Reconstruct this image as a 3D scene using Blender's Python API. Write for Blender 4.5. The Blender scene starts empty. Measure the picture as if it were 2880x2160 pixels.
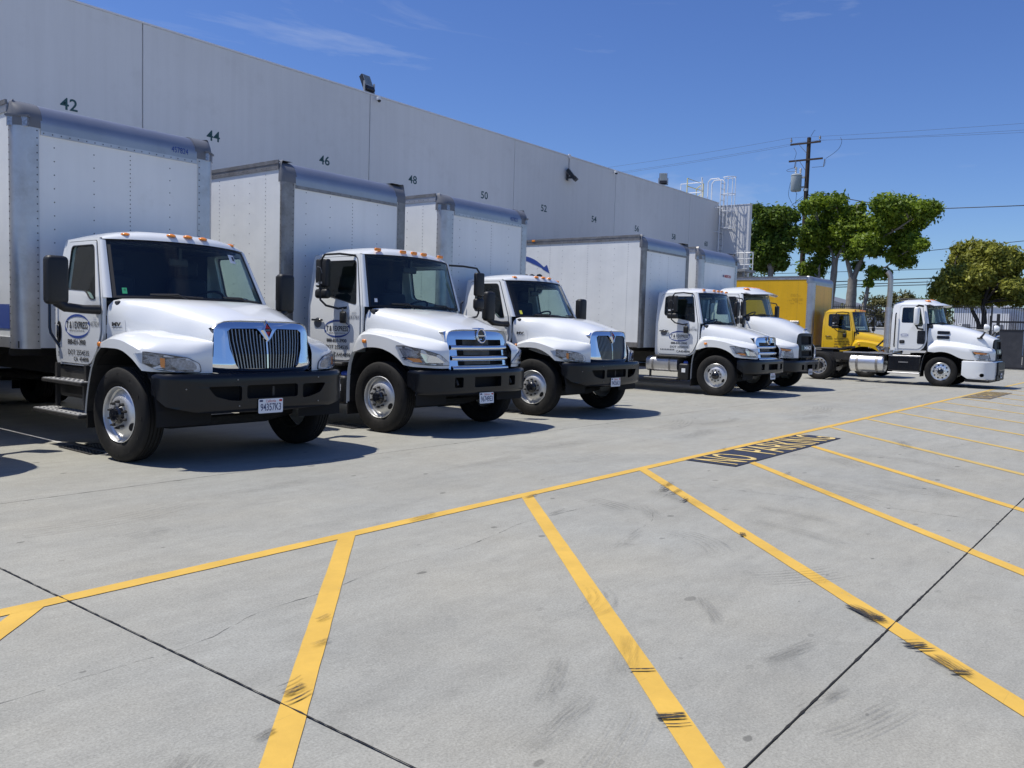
import bpy, bmesh, math, random
import numpy as np
from mathutils import Vector, Matrix
from mathutils.geometry import tessellate_polygon

SC = bpy.context.scene
COL = SC.collection
R_ = math.radians

# ------------------------------------------------------------------ camera, sky, sun, exposure
cd = bpy.data.cameras.new("camera")
cd.sensor_width = 36.0
cd.lens = 29.75
cd.clip_start = 0.05
cd.clip_end = 2500.0
cam = bpy.data.objects.new("camera", cd)
COL.objects.link(cam)
cr, cu, cb = (0.61929782, -0.78459832, 0.02959209), (0.03394767, 0.06441164, 0.99734583), (-0.78442193, -0.61664951, 0.06652527)
cam.matrix_world = Matrix(((cr[0], cu[0], cb[0], 0), (cr[1], cu[1], cb[1], 0), (cr[2], cu[2], cb[2], 1.5), (0, 0, 0, 1)))
SC.camera = cam

SUN = Vector((-0.28, 0.40, 1.0)).normalized()
w = bpy.data.worlds.new("World")
SC.world = w
w.use_nodes = True
nt = w.node_tree
nt.nodes.clear()
out = nt.nodes.new("ShaderNodeOutputWorld")
bg = nt.nodes.new("ShaderNodeBackground")
sky = nt.nodes.new("ShaderNodeTexSky")
sky.sky_type = 'NISHITA'
sky.sun_disc = False
sky.sun_elevation = math.asin(SUN.z)
sky.sun_rotation = math.atan2(SUN.x, SUN.y)
sky.altitude = 50
sky.air_density = 1.0
sky.dust_density = 0.35
sky.ozone_density = 3.0
bg.inputs[1].default_value = 0.11
tc = nt.nodes.new("ShaderNodeTexCoord")
mp = nt.nodes.new("ShaderNodeMapping")
mp.inputs['Rotation'].default_value = (0.06, -0.10, 0.4)
mp.inputs['Scale'].default_value = (1.5, 2.0, 8.0)
nz = nt.nodes.new("ShaderNodeTexNoise")
nz.inputs['Scale'].default_value = 1.15
nz.inputs['Detail'].default_value = 7.0
nz.inputs['Roughness'].default_value = 0.62
nz.inputs['Distortion'].default_value = 0.9
rp = nt.nodes.new("ShaderNodeValToRGB")
rp.color_ramp.elements[0].position = 0.555
rp.color_ramp.elements[0].color = (0, 0, 0, 1)
rp.color_ramp.elements[1].position = 1.0
rp.color_ramp.elements[1].color = (0.8, 0.8, 0.8, 1)
mx = nt.nodes.new("ShaderNodeMix")
mx.data_type = 'RGBA'
mx.inputs[7].default_value = (5.6, 6.1, 7.2, 1)
L = nt.links
L.new(tc.outputs['Generated'], mp.inputs['Vector'])
L.new(mp.outputs['Vector'], nz.inputs['Vector'])
L.new(nz.outputs['Fac'], rp.inputs['Fac'])
L.new(rp.outputs['Color'], mx.inputs[0])
hs = nt.nodes.new("ShaderNodeHueSaturation")
hs.inputs['Hue'].default_value = 0.513
hs.inputs['Saturation'].default_value = 1.12
L.new(sky.outputs[0], hs.inputs['Color'])
tn = nt.nodes.new("ShaderNodeMix")
tn.data_type = 'RGBA'
tn.blend_type = 'MULTIPLY'
tn.inputs[0].default_value = 1.0
tn.inputs[7].default_value = (0.74, 0.90, 1.12, 1)
L.new(hs.outputs[0], tn.inputs[6])
L.new(tn.outputs[2], mx.inputs[6])
L.new(mx.outputs[2], bg.inputs[0])
L.new(bg.outputs[0], out.inputs[0])

sl = bpy.data.lights.new("sun", 'SUN')
sl.energy = 4.6
sl.angle = R_(0.53)
sl.color = (1.0, 0.962, 0.885)
so = bpy.data.objects.new("sun", sl)
COL.objects.link(so)
so.rotation_euler = (-SUN).to_track_quat('-Z', 'Y').to_euler()
so.location = (0, 0, 40)

SC.view_settings.view_transform = 'Standard'
SC.view_settings.look = 'None'
SC.view_settings.gamma = 1.0
SC.view_settings.use_curve_mapping = False
SC.view_settings.exposure = 0.0
SC.cycles.max_bounces = 7
SC.cycles.transparent_max_bounces = 12

# ------------------------------------------------------------------ materials
M = {}

def mat(name, col, rough=0.5, metal=0.0, coat=0.0, spec=0.5, var=None, bump=None, dirt=None, emit=None, coords='Object'):
    """var=(scale, amount)  bump=(scale, strength, detail)  dirt=(colour, scale, lo, hi, amount)"""
    m = bpy.data.materials.new(name)
    m.use_nodes = True
    t = m.node_tree
    b = t.nodes["Principled BSDF"]
    b.inputs['Base Color'].default_value = (*col, 1)
    b.inputs['Roughness'].default_value = rough
    b.inputs['Metallic'].default_value = metal
    b.inputs['Coat Weight'].default_value = coat
    b.inputs['Coat Roughness'].default_value = 0.06
    b.inputs['Specular IOR Level'].default_value = spec
    if emit:
        b.inputs['Emission Color'].default_value = (*col, 1)
        b.inputs['Emission Strength'].default_value = emit
    src = None
    if var or bump or dirt:
        if coords == 'World':
            g = t.nodes.new("ShaderNodeNewGeometry")
            vec = g.outputs['Position']
        else:
            g = t.nodes.new("ShaderNodeTexCoord")
            vec = g.outputs['Object']
    last = None
    if var:
        n = t.nodes.new("ShaderNodeTexNoise")
        n.inputs['Scale'].default_value = var[0]
        n.inputs['Detail'].default_value = 6
        n.inputs['Roughness'].default_value = 0.65
        t.links.new(vec, n.inputs['Vector'])
        r = t.nodes.new("ShaderNodeMapRange")
        r.inputs[1].default_value = 0.25
        r.inputs[2].default_value = 0.75
        r.inputs[3].default_value = 1 - var[1]
        r.inputs[4].default_value = 1 + var[1]
        t.links.new(n.outputs['Fac'], r.inputs[0])
        mu = t.nodes.new("ShaderNodeMix")
        mu.data_type = 'RGBA'
        mu.blend_type = 'MULTIPLY'
        mu.inputs[0].default_value = 1
        mu.inputs[6].default_value = (*col, 1)
        t.links.new(r.outputs[0], mu.inputs[7])
        last = mu.outputs[2]
    if dirt:
        dc, ds, lo, hi, da = dirt
        n = t.nodes.new("ShaderNodeTexNoise")
        n.inputs['Scale'].default_value = ds
        n.inputs['Detail'].default_value = 8
        n.inputs['Roughness'].default_value = 0.7
        t.links.new(vec, n.inputs['Vector'])
        r = t.nodes.new("ShaderNodeMapRange")
        r.inputs[1].default_value = lo
        r.inputs[2].default_value = hi
        r.inputs[3].default_value = 0
        r.inputs[4].default_value = da
        t.links.new(n.outputs['Fac'], r.inputs[0])
        mu = t.nodes.new("ShaderNodeMix")
        mu.data_type = 'RGBA'
        t.links.new(r.outputs[0], mu.inputs[0])
        if last:
            t.links.new(last, mu.inputs[6])
        else:
            mu.inputs[6].default_value = (*col, 1)
        mu.inputs[7].default_value = (*dc, 1)
        last = mu.outputs[2]
    if last:
        t.links.new(last, b.inputs['Base Color'])
    if bump:
        n = t.nodes.new("ShaderNodeTexNoise")
        n.inputs['Scale'].default_value = bump[0]
        n.inputs['Detail'].default_value = bump[2] if len(bump) > 2 else 3
        t.links.new(vec, n.inputs['Vector'])
        bp = t.nodes.new("ShaderNodeBump")
        bp.inputs['Strength'].default_value = bump[1]
        bp.inputs['Distance'].default_value = bump[3] if len(bump) > 3 else 0.02
        t.links.new(n.outputs['Fac'], bp.inputs['Height'])
        t.links.new(bp.outputs[0], b.inputs['Normal'])
    M[name] = m
    return m

def glass(name, tint, refl=1.45, rough=0.0):
    m = bpy.data.materials.new(name)
    m.use_nodes = True
    t = m.node_tree
    t.nodes.clear()
    o = t.nodes.new("ShaderNodeOutputMaterial")
    tr = t.nodes.new("ShaderNodeBsdfTransparent")
    tr.inputs[0].default_value = (*tint, 1)
    gl = t.nodes.new("ShaderNodeBsdfGlossy")
    gl.inputs['Roughness'].default_value = rough
    lw = t.nodes.new("ShaderNodeLayerWeight")
    lw.inputs[0].default_value = 0.5
    pw = t.nodes.new("ShaderNodeMath")
    pw.operation = 'POWER'
    pw.inputs[1].default_value = 4.5
    fr = t.nodes.new("ShaderNodeMapRange")
    fr.inputs[3].default_value = ((refl - 1) / (refl + 1)) ** 2 * 1.7
    fr.inputs[4].default_value = 1.0
    t.links.new(lw.outputs['Facing'], pw.inputs[0])
    t.links.new(pw.outputs[0], fr.inputs[0])
    mi = t.nodes.new("ShaderNodeMixShader")
    t.links.new(fr.outputs[0], mi.inputs[0])
    t.links.new(tr.outputs[0], mi.inputs[1])
    t.links.new(gl.outputs[0], mi.inputs[2])
    t.links.new(mi.outputs[0], o.inputs[0])
    M[name] = m
    return m

mat('white_paint', (0.80, 0.81, 0.80), 0.28, coat=0.8, var=(3.0, 0.015), dirt=((0.45, 0.42, 0.36), 2.2, 0.60, 0.85, 0.10))
mat('yellow_paint', (0.76, 0.475, 0.012), 0.32, coat=0.6, var=(3.0, 0.03), dirt=((0.35, 0.2, 0.02), 2.2, 0.58, 0.85, 0.25))
mat('box_white', (0.79, 0.80, 0.79), 0.38, coat=0.25, var=(1.6, 0.03), bump=(1.3, 0.36, 3, 0.05), dirt=((0.42, 0.40, 0.36), 3.5, 0.60, 0.82, 0.22))
mat('box_yellow', (0.74, 0.42, 0.008), 0.42, coat=0.2, var=(2.0, 0.05), bump=(1.3, 0.2, 3, 0.05))
mat('aluminium', (0.55, 0.55, 0.56), 0.42, metal=0.85, var=(5.0, 0.12), bump=(14, 0.08), dirt=((0.28, 0.25, 0.21), 3.0, 0.5, 0.8, 0.55))
mat('dull_aluminium', (0.30, 0.29, 0.28), 0.5, metal=0.75, var=(6.0, 0.2), dirt=((0.12, 0.10, 0.08), 5.0, 0.45, 0.75, 0.6))
mat('cap_grey', (0.15, 0.155, 0.17), 0.5, var=(6, 0.08))
mat('roof_cap', (0.40, 0.405, 0.42), 0.36, metal=0.75, var=(2.5, 0.08), bump=(3, 0.08), dirt=((0.22, 0.21, 0.2), 4.0, 0.55, 0.8, 0.35))
mat('chrome', (0.86, 0.87, 0.88), 0.06, metal=1.0)
mat('satin_chrome', (0.33, 0.33, 0.335), 0.30, metal=0.9)
mat('polished_alloy', (0.80, 0.80, 0.80), 0.30, metal=0.85, bump=(9, 0.03), dirt=((0.35, 0.33, 0.3), 9, 0.5, 0.8, 0.3))
mat('wheel_steel', (0.66, 0.66, 0.65), 0.34, metal=0.6, var=(7, 0.1), dirt=((0.17, 0.11, 0.06), 7.0, 0.55, 0.75, 0.55))
mat('black_plastic', (0.009, 0.0095, 0.011), 0.5, bump=(220, 0.08))
mat('gloss_black', (0.010, 0.011, 0.015), 0.2, coat=0.4, dirt=((0.05, 0.048, 0.045), 4, 0.6, 0.85, 0.3))
mat('bumper_black', (0.006, 0.007, 0.010), 0.3, coat=0.2, spec=0.3, dirt=((0.035, 0.033, 0.030), 5, 0.58, 0.85, 0.35))
mat('dark_metal', (0.025, 0.024, 0.023), 0.6, var=(9, 0.3), dirt=((0.075, 0.065, 0.055), 6, 0.5, 0.75, 0.6))
mat('void_black', (0.008, 0.008, 0.009), 0.9)
mat('rubber', (0.013, 0.0125, 0.012), 0.75, spec=0.3, var=(8, 0.2), dirt=((0.05, 0.043, 0.036), 4.0, 0.5, 0.8, 0.45))
mat('seal', (0.012, 0.012, 0.013), 0.5)
mat('seat_cloth', (0.026, 0.028, 0.034), 0.85, bump=(150, 0.2))
mat('dash_plastic', (0.022, 0.024, 0.028), 0.6)
mat('cab_lining', (0.022, 0.024, 0.028), 0.8)
mat('amber_lens', (0.85, 0.26, 0.02), 0.2, coat=0.5)
mat('red_lens', (0.62, 0.035, 0.02), 0.25, coat=0.5)
mat('lamp_silver', (0.72, 0.75, 0.80), 0.22, metal=0.25, coat=0.5, var=(30, 0.15))
mat('lamp_dark', (0.30, 0.32, 0.37), 0.2, metal=0.4, coat=0.5, var=(45, 0.6))
mat('decal_blue', (0.035, 0.075, 0.30), 0.4)
mat('decal_black', (0.02, 0.02, 0.025), 0.45)
mat('decal_grey', (0.16, 0.17, 0.19), 0.45)
mat('decal_brown', (0.10, 0.035, 0.015), 0.5)
mat('decal_red', (0.5, 0.03, 0.03), 0.4)
mat('decal_white', (0.78, 0.79, 0.8), 0.45)
mat('decal_green', (0.03, 0.36, 0.16), 0.45)
mat('decal_yellow', (0.75, 0.72, 0.08), 0.45)
mat('plate_white', (0.76, 0.78, 0.82), 0.4)
mat('plate_navy', (0.03, 0.045, 0.14), 0.45)
mat('tape_red', (0.5, 0.03, 0.025), 0.35)
mat('blue_cap', (0.08, 0.16, 0.62), 0.35)
mat('gasket_grey', (0.08, 0.08, 0.085), 0.6)
glass('windscreen_glass', (0.74, 0.87, 0.83), 1.5)
glass('door_glass', (0.58, 0.70, 0.67), 1.5)
glass('lamp_glass', (0.92, 0.94, 0.97), 1.5)
glass('flood_glass', (0.6, 0.62, 0.58), 1.45, 0.25)
mat('stack_steel', (0.50, 0.48, 0.43), 0.4, metal=0.8, var=(4, 0.1))
mat('step_grey', (0.42, 0.42, 0.42), 0.5, metal=0.2, var=(20, .2))
mat('ghost_yellow', (0.60, 0.33, 0.008), 0.5, var=(12, .2))
# ------------------------------------------------------------------ mesh helpers
class MB:
    """collects shapes; build() links them as one mesh object"""
    def __init__(s):
        s.v = []; s.f = []; s.m = []; s.mats = []
    def mi(s, name):
        if name not in s.mats: s.mats.append(name)
        return s.mats.index(name)
    def add(s, vs, fs, mt):
        k = len(s.v); i = s.mi(mt)
        s.v.extend([tuple(p) for p in vs])
        for f in fs:
            s.f.append(tuple(k + a for a in f)); s.m.append(i)
        return s
    def box(s, x0, x1, y0, y1, z0, z1, mt, bev=0.0, seg=1):
        if bev > 0:
            bm = bmesh.new()
            bmesh.ops.create_cube(bm, size=1.0)
            for v in bm.verts:
                v.co = Vector(((x0 + x1) / 2 + v.co.x * (x1 - x0), (y0 + y1) / 2 + v.co.y * (y1 - y0), (z0 + z1) / 2 + v.co.z * (z1 - z0)))
            bmesh.ops.bevel(bm, geom=list(bm.edges), offset=bev, segments=seg, profile=0.5, affect='EDGES')
            s.addbm(bm, mt); return s
        vs = [(x0, y0, z0), (x1, y0, z0), (x1, y1, z0), (x0, y1, z0), (x0, y0, z1), (x1, y0, z1), (x1, y1, z1), (x0, y1, z1)]
        return s.add(vs, [(3, 2, 1, 0), (4, 5, 6, 7), (0, 1, 5, 4), (1, 2, 6, 5), (2, 3, 7, 6), (3, 0, 4, 7)], mt)
    def addbm(s, bm, mt):
        bm.verts.index_update()
        s.add([v.co[:] for v in bm.verts], [[v.index for v in f.verts] for f in bm.faces], mt)
        bm.free()
    def tube(s, path, r, mt, n=8, cap=True, closed=False):
        P = [Vector(p) for p in path]; N = len(P)
        rr = r if hasattr(r, '__len__') else [r] * N
        T = []
        for i in range(N):
            if closed: d = P[(i + 1) % N] - P[i - 1]
            elif i == 0: d = P[1] - P[0]
            elif i == N - 1: d = P[-1] - P[-2]
            else: d = (P[i + 1] - P[i]).normalized() + (P[i] - P[i - 1]).normalized()
            T.append(d.normalized())
        a = Vector((0, 0, 1)) if abs(T[0].z) < 0.9 else Vector((1, 0, 0))
        U = (a - T[0] * a.dot(T[0])).normalized()
        vs = []; fs = []
        for i in range(N):
            U = (U - T[i] * U.dot(T[i])).normalized()
            W = T[i].cross(U)
            for k in range(n):
                t = 2 * math.pi * k / n
                vs.append(P[i] + (U * math.cos(t) + W * math.sin(t)) * rr[i])
        for i in range(N if closed else N - 1):
            j = (i + 1) % N
            for k in range(n):
                fs.append((i * n + k, i * n + (k + 1) % n, j * n + (k + 1) % n, j * n + k))
        if cap and not closed:
            fs.append(tuple(reversed(range(n)))); fs.append(tuple((N - 1) * n + k for k in range(n)))
        return s.add(vs, fs, mt)
    def lathe(s, prof, c, axis, mt, n=32, arc=None):
        """prof: list of (radius, height along axis)"""
        c = Vector(c); A = Vector(axis).normalized()
        U = A.orthogonal().normalized(); W = A.cross(U)
        vs = []; fs = []
        for (r, h) in prof:
            for k in range(n):
                t = 2 * math.pi * k / n
                vs.append(c + A * h + (U * math.cos(t) + W * math.sin(t)) * r)
        for i in range(len(prof) - 1):
            for k in range(n):
                fs.append((i * n + k, i * n + (k + 1) % n, (i + 1) * n + (k + 1) % n, (i + 1) * n + k))
        return s.add(vs, fs, mt)
    def disc(s, c, axis, r, mt, n=20, ry=None):
        c = Vector(c); A = Vector(axis).normalized()
        U = A.orthogonal().normalized(); W = A.cross(U)
        return s.add([c + U * math.cos(2 * math.pi * k / n) * r + W * math.sin(2 * math.pi * k / n) * (ry or r) for k in range(n)], [tuple(range(n))], mt)
    def grid(s, fn, us, vs_, mt, matfn=None, flip=False):
        nu, nv = len(us), len(vs_); k = len(s.v)
        for u in us:
            for v in vs_: s.v.append(tuple(fn(u, v)))
        for i in range(nu - 1):
            for j in range(nv - 1):
                f = (k + i * nv + j, k + (i + 1) * nv + j, k + (i + 1) * nv + j + 1, k + i * nv + j + 1)
                if flip: f = f[::-1]
                s.f.append(f); s.m.append(s.mi(matfn(i, j) if matfn else mt))
        return s
    def plate(s, outer, holes, t0, t1, fn, mt, ucuts=(), vcuts=(), edge=None, back=True):
        """polygon with holes in (u,v), given thickness t0..t1, mapped by fn(u,v,w)"""
        polys = [list(outer)] + [list(h) for h in holes]
        tri = tessellate_polygon([[Vector((p[0], p[1], 0)) for p in q] for q in polys])
        pts = [p for q in polys for p in q]
        bm = bmesh.new()
        vv = [bm.verts.new((p[0], p[1], 0)) for p in pts]
        for t in tri:
            try: bm.faces.new([vv[i] for i in t])
            except ValueError: pass
        for c in ucuts:
            bmesh.ops.bisect_plane(bm, geom=bm.verts[:] + bm.edges[:] + bm.faces[:], plane_co=(c, 0, 0), plane_no=(1, 0, 0), dist=1e-6)
        for c in vcuts:
            bmesh.ops.bisect_plane(bm, geom=bm.verts[:] + bm.edges[:] + bm.faces[:], plane_co=(0, c, 0), plane_no=(0, 1, 0), dist=1e-6)
        bm.verts.index_update()
        n = len(bm.verts); co = [(v.co.x, v.co.y) for v in bm.verts]
        fs = []
        for f in bm.faces:
            ids = [v.index for v in f.verts]
            if f.normal.z < 0: ids = ids[::-1]
            fs.append(ids)
        cnt = {}
        for f in fs:
            for i in range(len(f)): cnt[(f[i], f[(i + 1) % len(f)])] = 1
        bm.free()
        V = [fn(a, b, t1) for a, b in co]
        F = [tuple(f) for f in fs]
        if back:
            V += [fn(a, b, t0) for a, b in co]
            F += [tuple(n + i for i in reversed(f)) for f in fs]
        k0 = s.add(V, F, mt)
        if back:
            E = [(a, b) for (a, b) in cnt if (b, a) not in cnt]
            base = len(s.v) - len(V); i = s.mi(edge or mt)
            for a, b in E:
                s.f.append((base + b, base + a, base + n + a, base + n + b)); s.m.append(i)
        return s
    def build(s, name, parent=None, smooth=35, key=None, loc=None):
        me = bpy.data.meshes.new(key or name)
        me.from_pydata(s.v, [], s.f)
        for n in s.mats: me.materials.append(M[n])
        me.polygons.foreach_set('material_index', np.array(s.m, dtype=np.int32))
        bm = bmesh.new(); bm.from_mesh(me)
        bmesh.ops.remove_doubles(bm, verts=bm.verts, dist=1e-5)
        bmesh.ops.recalc_face_normals(bm, faces=bm.faces)
        bm.to_mesh(me); bm.free()
        if smooth:
            me.polygons.foreach_set('use_smooth', np.ones(len(me.polygons), dtype=bool))
            me.set_sharp_from_angle(angle=R_(smooth))
        me.update()
        return link(name, me, parent, loc)

def link(name, me, parent=None, loc=None):
    o = bpy.data.objects.new(name, me)
    COL.objects.link(o)
    if parent: o.parent = parent
    if loc: o.location = loc
    return o

def empty(name, loc, rz=0.0, rx=0.0):
    o = bpy.data.objects.new(name, None)
    o.empty_display_size = 0.3
    COL.objects.link(o)
    o.location = loc
    o.rotation_euler = (rx, 0, rz)
    return o

def tag(o, label=None, cat=None, group=None, kind=None):
    if label: o['label'] = label
    if cat: o['category'] = cat
    if group: o['group'] = group
    if kind: o['kind'] = kind
    return o

def copy_tree(o, parent=None):
    c = o.copy()
    COL.objects.link(c)
    if parent: c.parent = parent
    for ch in list(o.children): copy_tree(ch, c)
    return c

CACHE = {}
def part(name, key, parent, fn, smooth=35, label=None):
    """a part whose mesh is shared between all things built with the same key"""
    if key in CACHE:
        o = link(name, CACHE[key], parent)
    else:
        mb = MB(); fn(mb)
        o = mb.build(name, parent, smooth, key=key)
        CACHE[key] = o.data
    if label: o['label'] = label
    return o

_TXT = {}
def text_shape(txt, bold=0.0, res=3):
    k = (txt, bold, res)
    if k not in _TXT:
        cu_ = bpy.data.curves.new("lettering", 'FONT')
        cu_.body = txt; cu_.resolution_u = res; cu_.offset = bold; cu_.fill_mode = 'FRONT'
        ob = bpy.data.objects.new("lettering", cu_)
        me = ob.to_mesh()
        v = np.array([x.co[:2] for x in me.vertices]); f = [tuple(p.vertices) for p in me.polygons]
        ob.to_mesh_clear(); bpy.data.objects.remove(ob); bpy.data.curves.remove(cu_)
        lo, hi = v.min(0), v.max(0)
        _TXT[k] = ((v - lo) / (hi - lo), f, (hi - lo))
    return _TXT[k]

def put_text(mb, txt, u0, u1, v0, v1, fn, mt, bold=0.0, res=3):
    """letters filling the rectangle u0..u1, v0..v1"""
    v, f, _ = text_shape(txt, bold, res)
    mb.add([fn(u0 + (u1 - u0) * a, v0 + (v1 - v0) * b, 0.0) for a, b in v], f, mt)

def lerp(a, b, t): return a + (b - a) * t
def lin(a, b, n): return [a + (b - a) * i / (n - 1) for i in range(n)]
def interp(tab, x):
    """piecewise-linear table [(x, v0, v1, ...)]"""
    if x <= tab[0][0]: return tab[0][1:]
    for a, b in zip(tab, tab[1:]):
        if x <= b[0]:
            t = (x - a[0]) / (b[0] - a[0])
            return tuple(lerp(p, q, t) for p, q in zip(a[1:], b[1:]))
    return tab[-1][1:]
def smooth_tab(tab, n):
    """Catmull-Rom resampling of rows"""
    T = np.array(tab, float); N = len(T); o = []
    for i in range(n):
        s_ = i / (n - 1) * (N - 1); k = min(int(s_), N - 2); t = s_ - k
        p0, p1, p2, p3 = T[max(k - 1, 0)], T[k], T[k + 1], T[min(k + 2, N - 1)]
        o.append(0.5 * ((2 * p1) + (-p0 + p2) * t + (2 * p0 - 5 * p1 + 4 * p2 - p3) * t * t + (-p0 + 3 * p1 - 3 * p2 + p3) * t ** 3))
    return o
def rounded(pts, r, n=4):
    """round the corners of a polygon"""
    o = []; N = len(pts)
    for i in range(N):
        p = Vector(pts[i]).to_2d() if len(pts[i]) > 2 else Vector(pts[i])
        a = Vector(pts[i - 1]); b = Vector(pts[(i + 1) % N])
        rr = r[i] if hasattr(r, '__len__') else r
        da = (a - p); db = (b - p)
        rr = min(rr, da.length * 0.49, db.length * 0.49)
        if rr < 1e-5: o.append(tuple(p)); continue
        s0 = p + da.normalized() * rr; s1 = p + db.normalized() * rr
        for k in range(n + 1):
            t = k / n
            o.append(tuple(s0 * (1 - t) ** 2 + p * 2 * t * (1 - t) + s1 * t * t))
    return o
def plan(path):
    """arc-length parametrised plan curve (x,y), mirrored to both sides: u -> (x, y, nx, ny)"""
    P = smooth_tab(path, 40); d = [0.0]
    for a, b in zip(P, P[1:]): d.append(d[-1] + float(np.hypot(*(b - a))))
    def f(u):
        s_ = abs(u); k = 0
        while k < len(d) - 2 and d[k + 1] < s_: k += 1
        t = (s_ - d[k]) / (d[k + 1] - d[k]); p = P[k] + (P[k + 1] - P[k]) * t
        q = (P[k + 1] - P[k]) / (d[k + 1] - d[k])
        sg = 1 if u >= 0 else -1
        return sg * p[0], p[1], sg * q[1], -q[0]
    f.length = d[-1]
    return f
# ------------------------------------------------------------------ ground materials
def concrete_mat():
    m = bpy.data.materials.new('concrete'); m.use_nodes = True
    t = m.node_tree; b = t.nodes["Principled BSDF"]; N = t.nodes.new; LK = t.links.new
    g = N("ShaderNodeNewGeometry"); pos = g.outputs['Position']
    def noise(scale, detail=5, rough=0.6, sc=None, rot=0.0, dist=0.0):
        v = pos
        if sc:
            mp_ = N("ShaderNodeMapping"); mp_.inputs['Scale'].default_value = sc; mp_.inputs['Rotation'].default_value = (0, 0, rot)
            LK(pos, mp_.inputs['Vector']); v = mp_.outputs[0]
        n = N("ShaderNodeTexNoise"); n.inputs['Scale'].default_value = scale; n.inputs['Detail'].default_value = detail
        n.inputs['Roughness'].default_value = rough; n.inputs['Distortion'].default_value = dist
        LK(v, n.inputs['Vector']); return n.outputs['Fac']
    def rng(x, a, b_, c, d):
        r = N("ShaderNodeMapRange"); r.inputs[1].default_value = a; r.inputs[2].default_value = b_
        r.inputs[3].default_value = c; r.inputs[4].default_value = d; LK(x, r.inputs[0]); return r.outputs[0]
    def mul(x, y):
        q = N("ShaderNodeMath"); q.operation = 'MULTIPLY'; LK(x, q.inputs[0])
        if isinstance(y, float): q.inputs[1].default_value = y
        else: LK(y, q.inputs[1])
        return q.outputs[0]
    f = rng(noise(0.22, 4, 0.55), 0.3, 0.7, 0.93, 1.05)
    f = mul(f, rng(noise(1.0, 6, 0.65, (0.7, 2.6, 1), 0.05), 0.3, 0.7, 0.90, 1.07))
    f = mul(f, rng(noise(1.0, 6, 0.75, (3.2, 9.0, 1), -0.12, 0.6), 0.35, 0.75, 1.035, 0.91))
    f = mul(f, rng(noise(1.0, 5, 0.75, (5.0, 17.0, 1), 0.9, 0.4), 0.58, 0.78, 1.0, 0.87))
    f = mul(f, rng(noise(5.0, 8, 0.75), 0.3, 0.7, 0.93, 1.06))
    f = mul(f, rng(noise(2.3, 7, 0.7, None, 0, 1.2), 0.60, 0.74, 1.0, 0.86))
    f = mul(f, rng(noise(95.0, 3, 0.75), 0.3, 0.7, 0.76, 1.20))
    f = mul(f, rng(noise(36.0, 4, 0.7), 0.3, 0.7, 0.92, 1.07))
    f = mul(f, rng(noise(1.0, 5, 0.8, (9.0, 30.0, 1), 0.08, 0.3), 0.66, 0.76, 1.0, 0.80))
    # small dark spots: gum and oil drips of random size
    vo = N("ShaderNodeTexVoronoi"); vo.voronoi_dimensions = '2D'; vo.inputs['Scale'].default_value = 1.6; vo.inputs['Randomness'].default_value = 1.0
    mp_ = N("ShaderNodeMapping"); mp_.inputs['Scale'].default_value = (1.0, 1.6, 1.0); LK(pos, mp_.inputs['Vector'])
    ad = N("ShaderNodeVectorMath"); ad.operation = 'MULTIPLY_ADD'
    n2 = N("ShaderNodeTexNoise"); n2.inputs['Scale'].default_value = 9; LK(pos, n2.inputs['Vector'])
    LK(n2.outputs['Color'], ad.inputs[0]); ad.inputs[1].default_value = (0.06, 0.06, 0); LK(mp_.outputs[0], ad.inputs[2])
    LK(ad.outputs[0], vo.inputs['Vector'])
    sep = N("ShaderNodeSeparateColor"); LK(vo.outputs['Color'], sep.inputs[0])
    rad = rng(sep.outputs[0], 0.40, 1.0, 0.0, 0.075)
    df = N("ShaderNodeMath"); df.operation = 'SUBTRACT'; LK(rad, df.inputs[0]); LK(vo.outputs['Distance'], df.inputs[1])
    spot = rng(df.outputs[0], 0.0, 0.014, 1.0, 0.52)
    am = N("ShaderNodeMix"); am.data_type = 'FLOAT'; LK(sep.outputs[1], am.inputs[0]); LK(spot, am.inputs[2]); am.inputs[3].default_value = 1.0
    f = mul(f, am.outputs[0])
    mu = N("ShaderNodeMix"); mu.data_type = 'RGBA'; mu.blend_type = 'MULTIPLY'; mu.inputs[0].default_value = 1
    cr_ = N("ShaderNodeMix"); cr_.data_type = 'RGBA'; cr_.inputs[6].default_value = (0.336, 0.333, 0.297, 1); cr_.inputs[7].default_value = (0.356, 0.341, 0.288, 1)
    LK(rng(noise(0.5, 5, 0.6), 0.35, 0.7, 0, 1), cr_.inputs[0])
    LK(cr_.outputs[2], mu.inputs[6]); LK(f, mu.inputs[7]); LK(mu.outputs[2], b.inputs['Base Color'])
    b.inputs['Roughness'].default_value = 0.82; b.inputs['Specular IOR Level'].default_value = 0.3
    bp = N("ShaderNodeBump"); bp.inputs['Strength'].default_value = 0.22; bp.inputs['Distance'].default_value = 0.004
    LK(noise(130.0, 4, 0.7), bp.inputs['Height']); LK(bp.outputs[0], b.inputs['Normal'])
    M['concrete'] = m
concrete_mat()

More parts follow.
